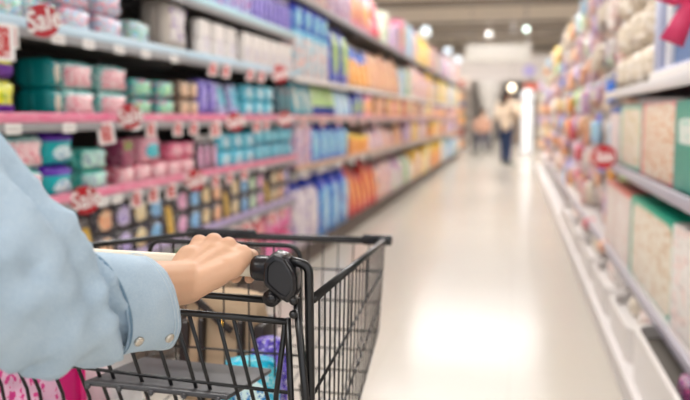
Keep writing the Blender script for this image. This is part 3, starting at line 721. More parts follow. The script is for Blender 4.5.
while y < 17.8:
    far = y > 10
    w_ = .19 if not far else .34
    for r, z in enumerate(rows):
        pool = brights if (random.random() < (.2 if y < 7.5 else .5)) else designs
        if r >= 5 and y < 9: pool = designs
        dsn = random.choice(pool)
        h_ = random.choice((.16, .2, .24, .27))
        peg(y+random.uniform(-.015, .015), z+.24-h_, dsn, w_*.84, h_, i, r)
        bm_y = y
        if hookp is None:
            bm = bmesh.new(); tube(bm, [(0, 0, 0), (.46, 0, 0)], .004, 5); hookp = obj('peg_hook', bm, mhook); o = hookp
        else: o = hookp.copy(); COL.objects.link(o)
        o.location = (.60, y, z+.24-.012)
        tag(o, 'steel peg hook, %s from the near end of %s peg row' % (ordinal(i), rn[r]), 'hook', 'peg hooks on the right pegboard')
    y += w_+.015; i += 1
# white bins on the right plinth
mbin = mat('frosted_bin', 'dcd6d2', .35); mbinin = mat('bin_mat', '5b544d', .8)
def bin_obj(y0, y1, z1, label, group=None, fl=.014):
    t = thing('display_bin', label, 'bin', (.6, (y0+y1)/2, .13), 0, group)
    bm = bmesh.new(); x0, x1 = -.13, .38; hy = (y1-y0)/2; r = min(.12, hy*.6)
    def outline(ins):
        pts = []
        for cx_, cy_, a0 in ((x0+r, hy-r, 90), (x0+r, -hy+r, 180), (x1-.03, -hy+.03, 270), (x1-.03, hy-.03, 0)):
            rr = r if cx_ < 0 else .03
            for k in range(7):
                a = math.radians(a0+k*15); pts.append((cx_+(rr-ins)*math.cos(a), cy_+(rr-ins)*math.sin(a)))
        return pts
    o_, i_ = outline(0), outline(.018); n = len(o_)
    A = [bm.verts.new((x, yy, 0)) for x, yy in o_]; B = [bm.verts.new((x, yy, z1)) for x, yy in o_]
    C_ = [bm.verts.new((x, yy, z1)) for x, yy in i_]; D = [bm.verts.new((x, yy, .012)) for x, yy in i_]
    for k in range(n):
        q = (k+1) % n
        bm.faces.new((A[k], A[q], B[q], B[k])); bm.faces.new((B[k], B[q], C_[q], C_[k])); bm.faces.new((C_[k], C_[q], D[q], D[k]))
    bm.faces.new(A[::-1]); bm.faces.new(D)
    obj('tray', bm, mbin, t, 'angle')
    bm = bmesh.new(); I2 = [bm.verts.new((x, yy, fl)) for x, yy in outline(.02)]; I3 = [bm.verts.new((x, yy, fl+.003)) for x, yy in outline(.02)]
    for k in range(n): bm.faces.new((I2[k], I2[(k+1) % n], I3[(k+1) % n], I3[k]))
    bm.faces.new(I2[::-1]); bm.faces.new(I3); obj('liner', bm, mbinin if fl > .12 else mbin, t, False)
    return t
bin_obj(2.0, 3.3, .205, 'white round-cornered bin with dark liner, nearest on the right', None, .15)
P('violet_sock', '6a2f7a', acc=('c83a8a', '2f2440'), scale=5, amount=.5)
run('R', .50, 2.45, 2.62, .284, 'pack', 'violet_sock', .13, .07, .07, 1, 'violet and pink pack', 'in the nearest white bin')
for i, (a, b) in enumerate(((3.35, 4.1), (4.15, 5.0), (5.05, 6.0), (6.05, 7.1), (7.15, 8.4))):
    bin_obj(a, b, .15, 'low white bin on the right plinth, %s beyond the dark-lined one' % ordinal(i), 'low white bins on the right', .1)
    ww = (b-a-.2)
    for q, dsn in enumerate(random.sample([('soft_white', 'white'), ('soft_grey', 'grey'), ('soft_cream', 'cream')], 2)):
        run('R', .53, a+.1+q*ww/2, a+.1+(q+1)*ww/2, .234, 'pack', dsn[0], .15, .075, .12, 1, 'soft %s pack' % dsn[1], 'in %s low white bin' % ordinal(i))
run('R', .51, 4.98+.12, 4.98+.3, .234+.0758, 'pack', 'red_pattern', .14, .07, .11, 1, 'red and green printed pack', 'lying over a low bin')
run('R', .51, 6.2, 6.4, .234+.0758, 'pack', 'crimson_pack', .16, .07, .11, 1, 'small crimson pack', 'lying over a low bin')

# ------------------------------------------------------------------ the far end of the shop
mlightbox = mat('lightbox_face', 'c8c3bc', .4, emis='fffaf2', es=.02)
t = thing('light_box', 'long blank white light box hanging over the far end of the aisle', 'light box', (-.55, 25, 2.8))
bm = bmesh.new(); box(bm, -.97, .97, -.09, .09, 0, .54, .03, 3); obj('case', bm, mlightbox, t, 'angle')
bm = bmesh.new()
for sx in (-.8, .8): tube(bm, [(sx, 0, .54), (sx, 0, 1.89)], .01, 6)
obj('hanger', bm, mshelf, t)
# bright cylindrical display cooler
t = thing('lit_display_column', 'tall glowing white display column beyond the right shelving', 'display', (.36, 25, 0))
bm = bmesh.new(); lathe(bm, [(.27, 0), (.27, .08)], 28); obj('base', bm, mcream, t, 'angle')
bm = bmesh.new(); lathe(bm, [(.17, .08), (.18, .1), (.18, 1.5), (.15, 1.58)], 28); obj('glowing_body', bm, mat('display_glow', 'ffffff', .3, emis='e6f0ff', es=.15), t)
bm = bmesh.new(); lathe(bm, [(.08, 1.58), (.16, 1.64), (.21, 1.78), (.16, 1.92), (.06, 1.98)], 28); obj('glowing_top', bm, mat('display_glow'+'_top', 'ffffff', .3, emis='dfeaf8', es=.25), t)
# globe lamps
for lab, px_x, y, z, c, es, r in (('warm glowing globe lamp above the standing shopper', -.12, 27, 2.1, 'ffe9c4', 4., .1), ('cool white globe lamp under the ceiling beams', .27, 24.5, 3.72, 'e4fff4', 2.5, .08), ('faint white globe lamp near the light box', -.9, 27, 3.8, 'fff4e8', .25, .1)):
    t = thing('globe_lamp', lab, 'lamp', (px_x, y, z))
    bm = bmesh.new(); ball(bm, (0, 0, 0), r); obj('globe', bm, mat('globe_'+c, 'ffffff', .3, emis=c, es=es), t)
    bm = bmesh.new(); tube(bm, [(0, 0, r), (0, 0, 4.68-z)], .008, 6); obj('cord', bm, mshelf, t)
# flared white column
t = bmesh.new(); lathe(t, [(.16, 0), (.17, 1.0), (.3, 1.6), (.42, 2.0), (.5, 2.3), (.5, 2.49)], 32)
tag(obj('flared_column', t, mat('column_white', 'd5d0cb', .6)), 'flared white column at the far end of the aisle', 'column').location = (-.95, 30.95, 0)
# bulkhead and end displays
bm = bmesh.new(); box(bm, -9, 9, 30.8, 31.1, 2.5, 3.45); tag(obj('trim_20', bm, mat('bulkhead', 'd8d0cc', .6), smooth=False), kind='structure')
bm = bmesh.new(); lathe(bm, [(.22, 0), (.22, .04)], 28)
for v in bm.verts: v.co = (v.co.x, v.co.z, v.co.y)
o = obj('round_sign', bm, mat('sign_lilac', 'b3a8dc', .4), None, 'angle'); o.location = (.48, 30.76, 2.86); tag(o, 'round lilac sign on the far bulkhead', 'sign')
bm = bmesh.new(); box(bm, -.0, 1.7, -.05, .05, 0, .3, .02); o = obj('sign_board', bm, mat('sign_coral', 'e0705a', .4), None, 'angle'); o.location = (.35, 33, 2.16); tag(o, 'coral red sign board behind the glowing display column', 'sign')
bm = bmesh.new()
for sx in (.1, 1.6): tube(bm, [(sx, 0, .3), (sx, 0, 2.52)], .01, 6)
hg = obj('hanger', bm, mshelf, o)
def end_rack(x0, x1, y, label, cols, top):
    t = thing('display_rack', label, 'display rack', ((x0+x1)/2, y, 0))
    w_ = (x1-x0)/2
    bm = bmesh.new(); box(bm, -w_, w_, .3, .34, 0, top); box(bm, -w_, -w_+.03, .1, .3, 0, top); box(bm, w_-.03, w_, .1, .3, 0, top); obj('carcass', bm, mpale, t, False)
    k = 0; z = .1
    while z < top-.2:
        bm = bmesh.new(); box(bm, -w_+.031, w_-.031, -.1, .299, z-.03, z); obj('shelf', bm, mcream, t, False)
        x = x0+.17
        while x < x1-.15:
            d_ = cols[k % len(cols)]; k += 1
            key = (label, z); c_ = COUNT.get(key, 0); COUNT[key] = c_+1
            place('carton', d_, .24, .28, .2, (x, y-.08, z), -PI/2, '%s of the small cartons on the %s row, %s' % (ordinal(c_), ordinal(int(z/.4)), label.replace('display rack ', 'rack ')), 'cartons on the end racks')
            x += .26
        z += .4
end_rack(-2.5, -1.5, 27.5, 'amber display rack past the left shelving', ['orange_box', 'maroon_pack', 'peach_pack', 'orange_blue'], 2.5)
end_rack(-.6, .3, 36, 'brown display rack behind the standing shopper', ['maroon_pack', 'peach_pack', 'beige_pack'], 1.9)
end_rack(.75, 2.2, 29, 'pale display rack past the right shelving', ['peach_pack', 'pink_white', 'soft_cream'], 2.6)

# ------------------------------------------------------------------ people
mskin = mat('skin', 'd9ab8b', .5, sss=.12); 
def cloth(name, c, c2=None, rough=.9):
    if name in MATS: return MATS[name]
    m = mat(name, c, rough); nt = m.node_tree; b = nt.nodes['Principled BSDF']
    tc = N(nt, 'ShaderNodeTexCoord'); nz = N(nt, 'ShaderNodeTexNoise'); nz.inputs['Scale'].default_value = 12; nz.inputs['Detail'].default_value = 5
    nt.links.new(tc.outputs['Object'], nz.inputs['Vector'])
    nt.links.new(mix_n(nt, nz.outputs[0], lin(c), lin(c2 or c)), b.inputs['Base Color']); return m
def finger(bm, pts, r0, r1):
    for i in range(len(pts)-1):
        a = r0+(r1-r0)*i/(len(pts)-1); b_ = r0+(r1-r0)*(i+1)/(len(pts)-1)
        capsule(bm, pts[i], pts[i+1], a, b_, 12)
def simple_hand(bm, wrist, d, side, s=1.):
    """relaxed hand hanging in direction d"""
    w_ = Vector(wrist); d = Vector(d).normalized(); x = Vector(side).normalized(); f = d.cross(x).normalized()
    for k in range(4):
        o = x*(k-1.5)*.019*s; m_ = w_+d*.085*s+o; capsule(bm, w_+o*.6, m_, .014*s, .011*s, 8)
        l = (.07, .08, .075, .058)[k]*s
        capsule(bm, m_, m_+d*l*.5+f*.006, .0095*s, .009*s, 8); capsule(bm, m_+d*l*.5+f*.006, m_+d*l+f*.02*s, .009*s, .007*s, 8)
    capsule(bm, w_+d*.02*s-x*.02*s, w_+d*.06*s-x*.045*s+f*.015*s, .014*s, .011*s, 8); capsule(bm, w_+d*.06*s-x*.045*s+f*.015*s, w_+d*.1*s-x*.05*s+f*.03*s, .011*s, .008*s, 8)
def head(bm, c, f, s=1.):
    """c head centre, f facing direction"""
    c = Vector(c); f = Vector(f).normalized(); side = f.cross(Vector((0, 0, 1))).normalized(); u = side.cross(f)
    R = Matrix((side, f, u)).transposed()
    def P_(x, y, z): return c+R@Vector((x*s, y*s, z*s))
    ball(bm, P_(0, -.01, .02), .09*s, (.83, 1.0, 1.05), R); ball(bm, P_(0, .02, -.045), .062*s, (.85, .95, 1.05), R)
    capsule(bm, P_(0, .088, .015), P_(0, .108, -.022), .008*s, .013*s, 8)
    ball(bm, P_(0, .082, -.06), .02*s, (1.2, .6, .5), R); ball(bm, P_(0, .07, -.092), .022*s)
    for q in (-1, 1): ball(bm, P_(q*.076, -.005, -.005), .026*s, (.35, .7, 1.1), R); ball(bm, P_(q*.033, .077, .035), .02*s, (1.2, .5, .5), R)
    return P_
def person(name, label, J, cols, fwd, voxel, hair, long_hair=False, extra_hand=None, s=1., sleeve_short=None, skip_right_sleeve=False):
    base = Vector(J['base']); t = thing(name, label, 'person', base)
    V_ = {k: Vector(v) for k, v in J.items()}
    side = Vector(fwd).normalized().cross(Vector((0, 0, 1)))
    bm = bmesh.new()
    capsule(bm, V_['pelvis']-side*.06*s, V_['pelvis']+side*.06*s, .105*s); capsule(bm, V_['pelvis'], V_['chest'], .105*s, .12*s)
    capsule(bm, V_['chest'], V_['neck']-Vector((0, 0, .05*s)), .11*s, .07*s)
    for q in 'lr': capsule(bm, V_['neck']-Vector((0, 0, .05*s)), V_['sh_'+q], .06*s, .05*s)
    capsule(bm, V_['neck']-Vector((0, 0, .04*s)), V_['head']-Vector((0, 0, .03*s)), .05*s, .048*s)
    for q in 'lr':
        capsule(bm, V_['sh_'+q], V_['el_'+q], .048*s, .038*s)
        mid = V_['el_'+q].lerp(V_['wr_'+q], .3)
        capsule(bm, V_['el_'+q], mid, .038*s, .039*s); capsule(bm, mid, V_['wr_'+q], .039*s, .0265*s)
        capsule(bm, V_['hip_'+q], V_['kn_'+q], .085*s, .055*s); m2 = V_['kn_'+q].lerp(V_['an_'+q], .3)
        capsule(bm, V_['kn_'+q], m2, .055*s, .054*s); capsule(bm, m2, V_['an_'+q], .054*s, .036*s)
        capsule(bm, V_['an_'+q]-Vector((0, 0, .03*s)), V_['toe_'+q], .034*s, .03*s)
    P_ = head(bm, V_['head'], J['face'], s)
    if extra_hand: extra_hand(bm)
    o = keep(obj('body', bm, mskin), t); fuse(o, voxel, 4)
    # eyes
    bm = bmesh.new()
    for q in (-1, 1): ball(bm, P_(q*.032, .081, .024), .0095*s)
    keep(obj('eyes', bm, mat('eye_dark', '2a1d18', .2)), t)
    # hair
    bm = bmesh.new(); ball(bm, P_(0, -.02, .045), .103*s, (.88, 1.02, 1.0)); 
    if long_hair:
        for q in (-.05, 0, .05): capsule(bm, P_(q, -.06, .03), P_(q*1.3, -.1, -.2), .055*s, .035*s)
    ho = keep(obj('hair', bm, cloth('hair_'+hair, hair, '1c120e' if long_hair else hair)), t); fuse(ho, .008, 3)
    return t, V_, side
def garment_top(V_, side, s, g=.02, arms='lr', cuff=.9):
    bm = bmesh.new()
    capsule(bm, V_['pelvis']-side*.055*s, V_['pelvis']+side*.055*s, (.105+g)*s); capsule(bm, V_['pelvis'], V_['chest'], (.11+g)*s, (.122+g)*s)
    capsule(bm, V_['chest'], V_['neck']-Vector((0, 0, .08*s)), (.112+g)*s, (.06+g)*s)
    for q in 'lr': capsule(bm, V_['neck']-Vector((0, 0, .07*s)), V_['sh_'+q], (.058+g*.7)*s, (.052+g*.7)*s)
    for q in arms:
        capsule(bm, V_['sh_'+q], V_['el_'+q], (.054+g)*s, (.042+g)*s); capsule(bm, V_['el_'+q], V_['el_'+q].lerp(V_['wr_'+q], cuff), (.042+g)*s, (.03+g)*s)
    return bm
def garment_legs(V_, side, s, g=.014):
    bm = bmesh.new()
    capsule(bm, V_['pelvis']-side*.06*s, V_['pelvis']+side*.06*s, (.108+g)*s)
    for q in 'lr':
        capsule(bm, V_['hip_'+q], V_['kn_'+q], (.087+g)*s, (.058+g)*s); capsule(bm, V_['kn_'+q], V_['an_'+q]+Vector((0, 0, .03)), (.057+g)*s, (.042+g)*s)
    return bm
def shoes(V_, s, q, g=.01):
    bm = bmesh.new()
    if 1:
        a, b_ = V_['an_'+q], V_['toe_'+q]
        capsule(bm, Vector((a.x, a.y, b_.z+.004)), b_, (.036+g)*s, (.031+g)*s); capsule(bm, a-Vector((0, 0, .02)), Vector((a.x, a.y, b_.z+.01)), (.034+g)*s)
    return bm

# --- the shopper pushing the cart: right hand wrapped over the handle
BR, BL = Vector((-.333, 1.0, .951)), Vector((-.90, 1.066, .951))
bdir = (BL-BR).normalized()
def bar_at(x): return BR + bdir*((x-BR.x)/bdir.x)
def grip(bm, xs, wrist, sgn):
    """four fingers wrapped over the bar, thumb round underneath; sgn +1: thumb on the -x side"""
    wrist = Vector(wrist); fwd = Vector((-bdir.y*-1, 0, 0)); fy = Vector((bdir.y, -bdir.x, 0)).normalized()  # points forward (+y)
    if fy.y < 0: fy = -fy
    lens = [.95, 1.04, 1.0, .86]; rr = [.0098, .0102, .0098, .0086]
    lift = [.004, .007, .003, -.005]
    mcs = []
    for k, x in enumerate(xs):
        c = bar_at(x); L_ = lens[k]
        mcp = c - fy*.006 + Z*(.0245+lift[k]); pip = c + fy*(.029*L_) + Z*(.014+lift[k]*.4); dip = c + fy*.024 + Z*-.009; tip = c + fy*.0135 + Z*-.0185
        mcs.append(mcp)
        finger(bm, [mcp, pip, dip, tip], rr[k]+.0008, rr[k]-.0014)
        ball(bm, mcp+Z*.0015, rr[k]+.0022)
        # metacarpal
        root = wrist + Vector(((x-sum(xs)/4)*.42, 0, 0)) + fy*.012
        capsule(bm, root, mcp - Z*.004 - fy*.004, .0165, .0125, 12)
        mid = (root+mcp)/2
        capsule(bm, mid-Z*.010, mcp - Z*.008 - fy*.012, .0165, .0115, 12)
    # webbing between knuckles
    for a, b_ in zip(mcs, mcs[1:]): capsule(bm, a-fy*.01-Z*.006, b_-fy*.01-Z*.006, .0105)
    # heel of the hand, both pads
    e = Vector((sgn, 0, 0))
    capsule(bm, wrist+e*.014+fy*.01-Z*.004, mcs[3]-fy*.022-Z*.014, .020, .0135)
    capsule(bm, wrist-e*.012+fy*.012-Z*.008, mcs[0]-fy*.03-Z*.012, .021, .016)
    # thumb
    th0 = wrist-e*.022+fy*.022-Z*.008; th1 = bar_at(xs[0])-e*.016-fy*.03-Z*.012; th2 = bar_at(xs[0])-e*.006-fy*.008-Z*.027; th3 = bar_at(xs[0])+e*.016+fy*.006-Z*.0265
    finger(bm, [th0, th1, th2, th3], .0155, .0098)
WR, WL = Vector((-.412, .925, .941)), Vector((-.79, .96, .948))
ELR, ELL = Vector((-.480, .70, .972)), Vector((-.86, .71, 1.0))
def shopper_hands(bm):
    grip(bm, [-.412, -.3905, -.369, -.3485], WR, 1)
    grip(bm, [-.775, -.7965, -.818, -.8385], WL, -1)
    capsule(bm, ELR.lerp(WR, .55), WR+Vector((.004, .02, -.002)), .032, .0285)
    c4 = bar_at(-.3455); capsule(bm, c4+Vector((0, -.006, .016)), c4+Vector((-.012, -.03, .004)), .0125, .0165); capsule(bm, c4+Vector((0, -.006, .016)), c4+Vector((.001, .014, .012)), .0105, .0098)
J = dict(base=(-.74, .44, 0), pelvis=(-.74, .42, .9), chest=(-.74, .43, 1.16), neck=(-.74, .45, 1.36), head=(-.74, .48, 1.49), face=(.1, 1, -.15),
         sh_r=(-.585, .45, 1.27), sh_l=(-.895, .46, 1.27), el_r=ELR, el_l=ELL, wr_r=WR, wr_l=WL,
         hip_r=(-.66, .42, .86), hip_l=(-.82, .42, .86), kn_r=(-.65, .46, .47), kn_l=(-.83, .40, .47), an_r=(-.65, .42, .09), an_l=(-.83, .34, .09), toe_r=(-.64, .56, .045), toe_l=(-.84, .48, .045))
shop, V_, sd = person('person', 'shopper in a light blue denim shirt with one hand on the cart handle', J, None, (0, 1, 0), .0028, '3a241a', True, shopper_hands)
# denim
def denim_mat():
    m = bpy.data.materials.new('light_denim'); m.use_nodes = True; nt = m.node_tree; b = nt.nodes['Principled BSDF']; b.inputs['Roughness'].default_value = .9; b.inputs['Specular IOR Level'].default_value = .2
    tc = N(nt, 'ShaderNodeTexCoord'); nz = N(nt, 'ShaderNodeTexNoise'); nz.inputs['Scale'].default_value = 14; nz.inputs['Detail'].default_value = 6
    nt.links.new(tc.outputs['Object'], nz.inputs['Vector'])
    c = mix_n(nt, nz.outputs[0], lin('9db8ce'), lin('c8dae8'))
    n2 = N(nt, 'ShaderNodeTexNoise'); n2.inputs['Scale'].default_value = 700; n2.inputs['Detail'].default_value = 2; nt.links.new(tc.outputs['Object'], n2.inputs['Vector'])
    c = mix_n(nt, math_n(nt, 'MULTIPLY', math_n(nt, 'GREATER_THAN', n2.outputs[0], .53), .22), c, lin('e4edf2'))
    nt.links.new(c, b.inputs['Base Color'])
    bp = N(nt, 'ShaderNodeBump'); bp.inputs['Strength'].default_value = .25; bp.inputs['Distance'].default_value = .001; nt.links.new(n2.outputs[0], bp.inputs['Height'])
    n3 = N(nt, 'ShaderNodeTexNoise'); n3.inputs['Scale'].default_value = 26; nt.links.new(tc.outputs['Object'], n3.inputs['Vector'])
    b2 = N(nt, 'ShaderNodeBump'); b2.inputs['Strength'].default_value = .5; b2.inputs['Distance'].default_value = .006; nt.links.new(n3.outputs[0], b2.inputs['Height']); nt.links.new(bp.outputs[0], b2.inputs['Normal'])
    nt.links.new(b2.outputs[0], b.inputs['Normal']); return m
mdenim = denim_mat(); mseam = mat('denim_seam', '6d8ba3', .9); mstitch = mat('stitch_thread', 'dce7ee', .8)
bm = garment_top(V_, sd, 1, .022, 'l', .72); capsule(bm, V_['pelvis']-sd*.07-Z*.03, V_['pelvis']+sd*.07-Z*.03, .14)
so = keep(obj('shirt', bm, mdenim), shop); fuse(so, .008, 5)
# right sleeve: rings (centre x, y, ztop, zbot, half width)
def loft(bm, rings, n=64, fold=0., closed_ends=False, thick=0.):
    P3 = [Vector((r[0], r[1], (r[2]+r[3])/2)) for r in rings]
    # resample
    out = []; sub = 7
    def cr(p0, p1, p2, p3, t): return .5*((2*p1)+(-p0+p2)*t+(2*p0-5*p1+4*p2-p3)*t*t+(-p0+3*p1-3*p2+p3)*t**3)
    Q = [(c.x, c.y, c.z, (r[2]-r[3])/2, r[4]) for c, r in zip(P3, rings)]
    for i in range(len(Q)-1):
        a = Q[max(i-1, 0)]; b = Q[i]; c = Q[i+1]; d = Q[min(i+2, len(Q)-1)]
        for k in range(sub):
            out.append([cr(a[j], b[j], c[j], d[j], k/sub) for j in range(5)])
    out.append(list(Q[-1]))
    vr = []
    for i, q in enumerate(out):
        c = Vector(q[:3]); pa = Vector(out[max(i-1, 0)][:3]); pb = Vector(out[min(i+1, len(out)-1)][:3]); T = (pb-pa).normalized()
        s_ = T.cross(Z).normalized(); u_ = s_.cross(T).normalized()
        ring = []
        for k in range(n):
            a = 2*PI*k/n; off = s_*math.cos(a)*q[4]+u_*math.sin(a)*q[3]
            p = c+off
            if fold:
                w_ = fold if not callable(fold) else fold(i/(len(out)-1))
                nv = noise.noise(Vector((p.x*14, p.y*20+2.5*math.sin(a*1.0), p.z*10)))*.8+.45*noise.noise(p*34)
                wob = noise.noise(p*9)*1.6
                nv += .95*(1-abs(math.sin(p.y*24+a*1.15+wob)))**2.2*(.4+.6*abs(math.sin(a*1.5+p.y*9)))-.35
                nv += .5*(1-abs(math.sin(p.z*30-p.y*18+wob*1.3)))**3
                p = p+off.normalized()*nv*w_
                if callable(fold) and len(rings) > 5:
                    yy = p.y+(p.z-.98)*.45+.012*noise.noise(p*11)
                    gr = math.exp(-((yy-.748)/.009)**2)+.9*math.exp(-((yy-.70)/.012)**2)*max(0, math.sin(a*.5+.3))+.8*math.exp(-((yy-.655)/.013)**2)*abs(math.cos(a*.8))
                    bl = math.exp(-((yy-.726)/.016)**2)+math.exp(-((yy-.675)/.018)**2)
                    p = p+off.normalized()*(.008*bl-.016*gr)
            ring.append(bm.verts.new(p))
        vr.append(ring)
    for A, B in zip(vr, vr[1:]):
        for k in range(n): bm.faces.new((A[k], A[(k+1) % n], B[(k+1) % n], B[k]))
    return vr
def lean(bm, k=.68, z0=.938, y0=None):
    for v in bm.verts:
        f = 1 if y0 is None else max(0, min(1, (v.co.y-y0)/.09))
        v.co.y -= (v.co.z-z0)*k*f
bm = bmesh.new()
loft(bm, [(-.60, .44, 1.36, 1.19, .07), (-.575, .50, 1.285, 1.11, .068), (-.538, .56, 1.215, 1.03, .068), (-.502, .62, 1.14, .965, .066), (-.476, .675, 1.083, .920, .063), (-.461, .73, 1.038, .890, .056), (-.451, .775, 1.016, .880, .048), (-.446, .797, 1.008, .8775, .044), (-.443, .812, .998, .885, .039)], 72, lambda t: .012*(1 if t < .85 else .3)); lean(bm, .68, .938, .72)
sl = keep(obj('sleeve', bm, mdenim), shop); md = sl.modifiers.new('thick', 'SOLIDIFY'); md.thickness = .0016; md.offset = -1
CUFF = [(-.445, .790, 1.011, .8765, .044), (-.439, .812, 1.006, .8735, .0445), (-.429, .838, 1.000, .8685, .0435), (-.420, .868, .993, .861, .041)]
SHEAR = .68
bm = bmesh.new(); loft(bm, CUFF, 72, lambda t: .0022); lean(bm)
cu = keep(obj('cuff', bm, mdenim, sl), shop); cu.parent = sl; cu.matrix_parent_inverse = Matrix(); md = cu.modifiers.new('thick', 'SOLIDIFY'); md.thickness = .0034; md.offset = -1
def cuff_pt(t, ang, out=0.):
    i = min(int(t*3), 2); f = t*3-i; a, b = CUFF[i], CUFF[i+1]; q = [a[j]+(b[j]-a[j])*f for j in range(5)]
    c = Vector((q[0], q[1], (q[2]+q[3])/2)); T = (Vector((CUFF[3][0], CUFF[3][1], (CUFF[3][2]+CUFF[3][3])/2))-Vector((CUFF[0][0], CUFF[0][1], (CUFF[0][2]+CUFF[0][3])/2))).normalized()
    s_ = T.cross(Z).normalized(); u_ = s_.cross(T).normalized()
    off = s_*math.cos(ang)*q[4]+u_*math.sin(ang)*(q[2]-q[3])/2
    nrm = (s_*math.cos(ang)/q[4]+u_*math.sin(ang)/((q[2]-q[3])/2)).normalized()
    q_ = c+off+nrm*out; q_.y -= (q_.z-.938)*SHEAR
    return q_, nrm
for tt, nm in ((.07, 'seam'), (.93, 'hem_stitch'), (.87, 'hem_stitch')):
    bm = bmesh.new()
    if nm == 'seam':
        tube(bm, [cuff_pt(tt, 2*PI*k/64, .0002)[0] for k in range(64)], .0016, 6, closed=True)
    else:
        for k in range(150):
            a0 = 2*PI*k/150; tube(bm, [cuff_pt(tt, a0, .0012)[0], cuff_pt(tt, a0+.026, .0012)[0]], .0005, 4)
    o = keep(obj('cuff_'+nm, bm, mseam if nm == 'seam' else mstitch), shop); o.parent = sl; o.matrix_parent_inverse = Matrix(); 
for tt in (.24, .8):
    p, nrm = cuff_pt(tt, math.radians(-40), .002)
    bm = bmesh.new(); lathe(bm, [(.0055, -.002), (.0062, 0), (.0058, .0016), (.004, .0024), (.001, .0022)], 20)
    R = nrm.to_track_quat('Z', 'Y').to_matrix()
    for v in bm.verts: v.co = R@v.co+p
    o = keep(obj('snap_button', bm, mat('pearl_snap', 'd9d0c2', .25, .6)), shop); o.parent = sl; o.matrix_parent_inverse = Matrix()
for c in list(sl.children): c.matrix_parent_inverse = Matrix()
bm = garment_legs(V_, sd, 1); o = keep(obj('trousers', bm, cloth('dark_trousers', '2c3440', '3a4452')), shop); fuse(o, .008, 3)
for q in 'lr':
    bm = shoes(V_, 1, q); o = keep(obj('shoe', bm, mat('shoe_white', 'e4e2de', .5)), shop); fuse(o, .006, 2)

# --- the standing shopper far away and the seated one
J = dict(base=(-.16, 19.7, 0), pelvis=(-.20, 19.7, .95), chest=(-.19, 19.7, 1.28), neck=(-.19, 19.7, 1.52), head=(-.20, 19.68, 1.67), face=(.9, .5, -.1),
         sh_r=(-.03, 19.6, 1.44), sh_l=(-.36, 19.78, 1.44), el_r=(.09, 19.5, 1.22), el_l=(-.40, 19.7, 1.15), wr_r=(.10, 19.72, 1.45), wr_l=(-.26, 19.95, 1.18),
         hip_r=(-.12, 19.65, .9), hip_l=(-.29, 19.75, .9), kn_r=(-.13, 19.64, .5), kn_l=(-.27, 19.8, .5), an_r=(-.13, 19.6, .09), an_l=(-.26, 19.9, .09), toe_r=(-.05, 19.7, .045), toe_l=(-.18, 20.0, .045))
def hands2(bm):
    simple_hand(bm, J['wr_r'], (.6, .2, .6), (0, 1, 0)); simple_hand(bm, J['wr_l'], (.5, .6, .1), (0, 0, 1))
p2, V2, s2 = person('person', 'standing shopper in a beige top and navy trousers reaching to the right', J, None, (1, 0, 0), .008, '2b1a14', True, hands2)
bm = garment_top(V2, s2, 1, .04, 'lr', .8); o = keep(obj('shirt', bm, cloth('beige_top', 'b59a80', 'e6d8c4')), p2); fuse(o, .012, 3)
bm = garment_legs(V2, s2, 1, .018); o = keep(obj('trousers', bm, cloth('navy_trousers', '1d2c4a', '2a3f66')), p2); fuse(o, .012, 3)
for q in 'lr':
    bm = shoes(V2, 1, q); o = keep(obj('shoe', bm, mat('shoe_dark', '4f6058', .5)), p2); fuse(o, .01, 2)
mg = mat('trolley_grey', '5d5a60', .5)
cx, cy = -.95, 24.6
t = thing('wheelchair', 'grey wheelchair carrying the seated far shopper', 'wheelchair', (cx, cy, 0))
bm = bmesh.new(); box(bm, -.22, .22, -.2, .22, .46, .5, .01); obj('seat', bm, mg, t, 'angle')
bm = bmesh.new(); box(bm, -.22, .22, .22, .25, .5, .95, .01); obj('backrest', bm, mg, t, 'angle')
for s_ in (-1, 1):
    bm = bmesh.new(); tube(bm, [(s_*.28, .08+.29*math.cos(2*PI*k/28), .3+.29*math.sin(2*PI*k/28)) for k in range(28)], .014, 8, closed=True)
    for k in range(8): tube(bm, [(s_*.28, .08, .3), (s_*.28, .08+.28*math.cos(2*PI*k/8), .3+.28*math.sin(2*PI*k/8))], .004, 5)
    obj('wheel', bm, mat('tyre', '26252a', .7), t)
    bm = bmesh.new(); tube(bm, [(s_*.2, -.3, .09+.078*math.sin(0)), (s_*.21, -.3, .09)], .08, 16); obj('caster', bm, mat('tyre', '26252a', .7), t)
    bm = bmesh.new(); tube(bm, bend([(s_*.235, .26, .98), (s_*.235, .235, .48), (s_*.235, -.28, .48), (s_*.205, -.3, .1)], .05), .012, 8); tube(bm, bend([(s_*.235, .235, .7), (s_*.235, -.16, .7), (s_*.235, -.18, .48)], .04), .012, 8); tube(bm, [(s_*.235, .08, .48), (s_*.28, .08, .3)], .012, 8)
    obj('frame', bm, mshelf, t)
    bm = bmesh.new(); box(bm, s_*.12-.07, s_*.12+.07, -.5, -.36, .1, .115, .003); tube(bm, [(s_*.2, -.28, .46), (s_*.13, -.42, .115)], .01, 6); obj('footrest', bm, mg, t)
J3 = dict(base=(cx, cy, .0), pelvis=(cx, cy+.06, .62), chest=(cx, cy+.07, .9), neck=(cx, cy+.06, 1.12), head=(cx+.02, cy+.04, 1.26), face=(.3, -1, -.1),
         sh_r=(cx+.17, cy+.05, 1.05), sh_l=(cx-.17, cy+.05, 1.05), el_r=(cx+.23, cy-.02, .8), el_l=(cx-.23, cy-.02, .8), wr_r=(cx+.14, cy-.2, .76), wr_l=(cx-.14, cy-.2, .76),
         hip_r=(cx+.09, cy-.0, .585), hip_l=(cx-.09, cy, .585), kn_r=(cx+.11, cy-.4, .56), kn_l=(cx-.11, cy-.4, .56), an_r=(cx+.11, cy-.44, .2), an_l=(cx-.11, cy-.44, .2), toe_r=(cx+.11, cy-.56, .165), toe_l=(cx-.11, cy-.56, .165))
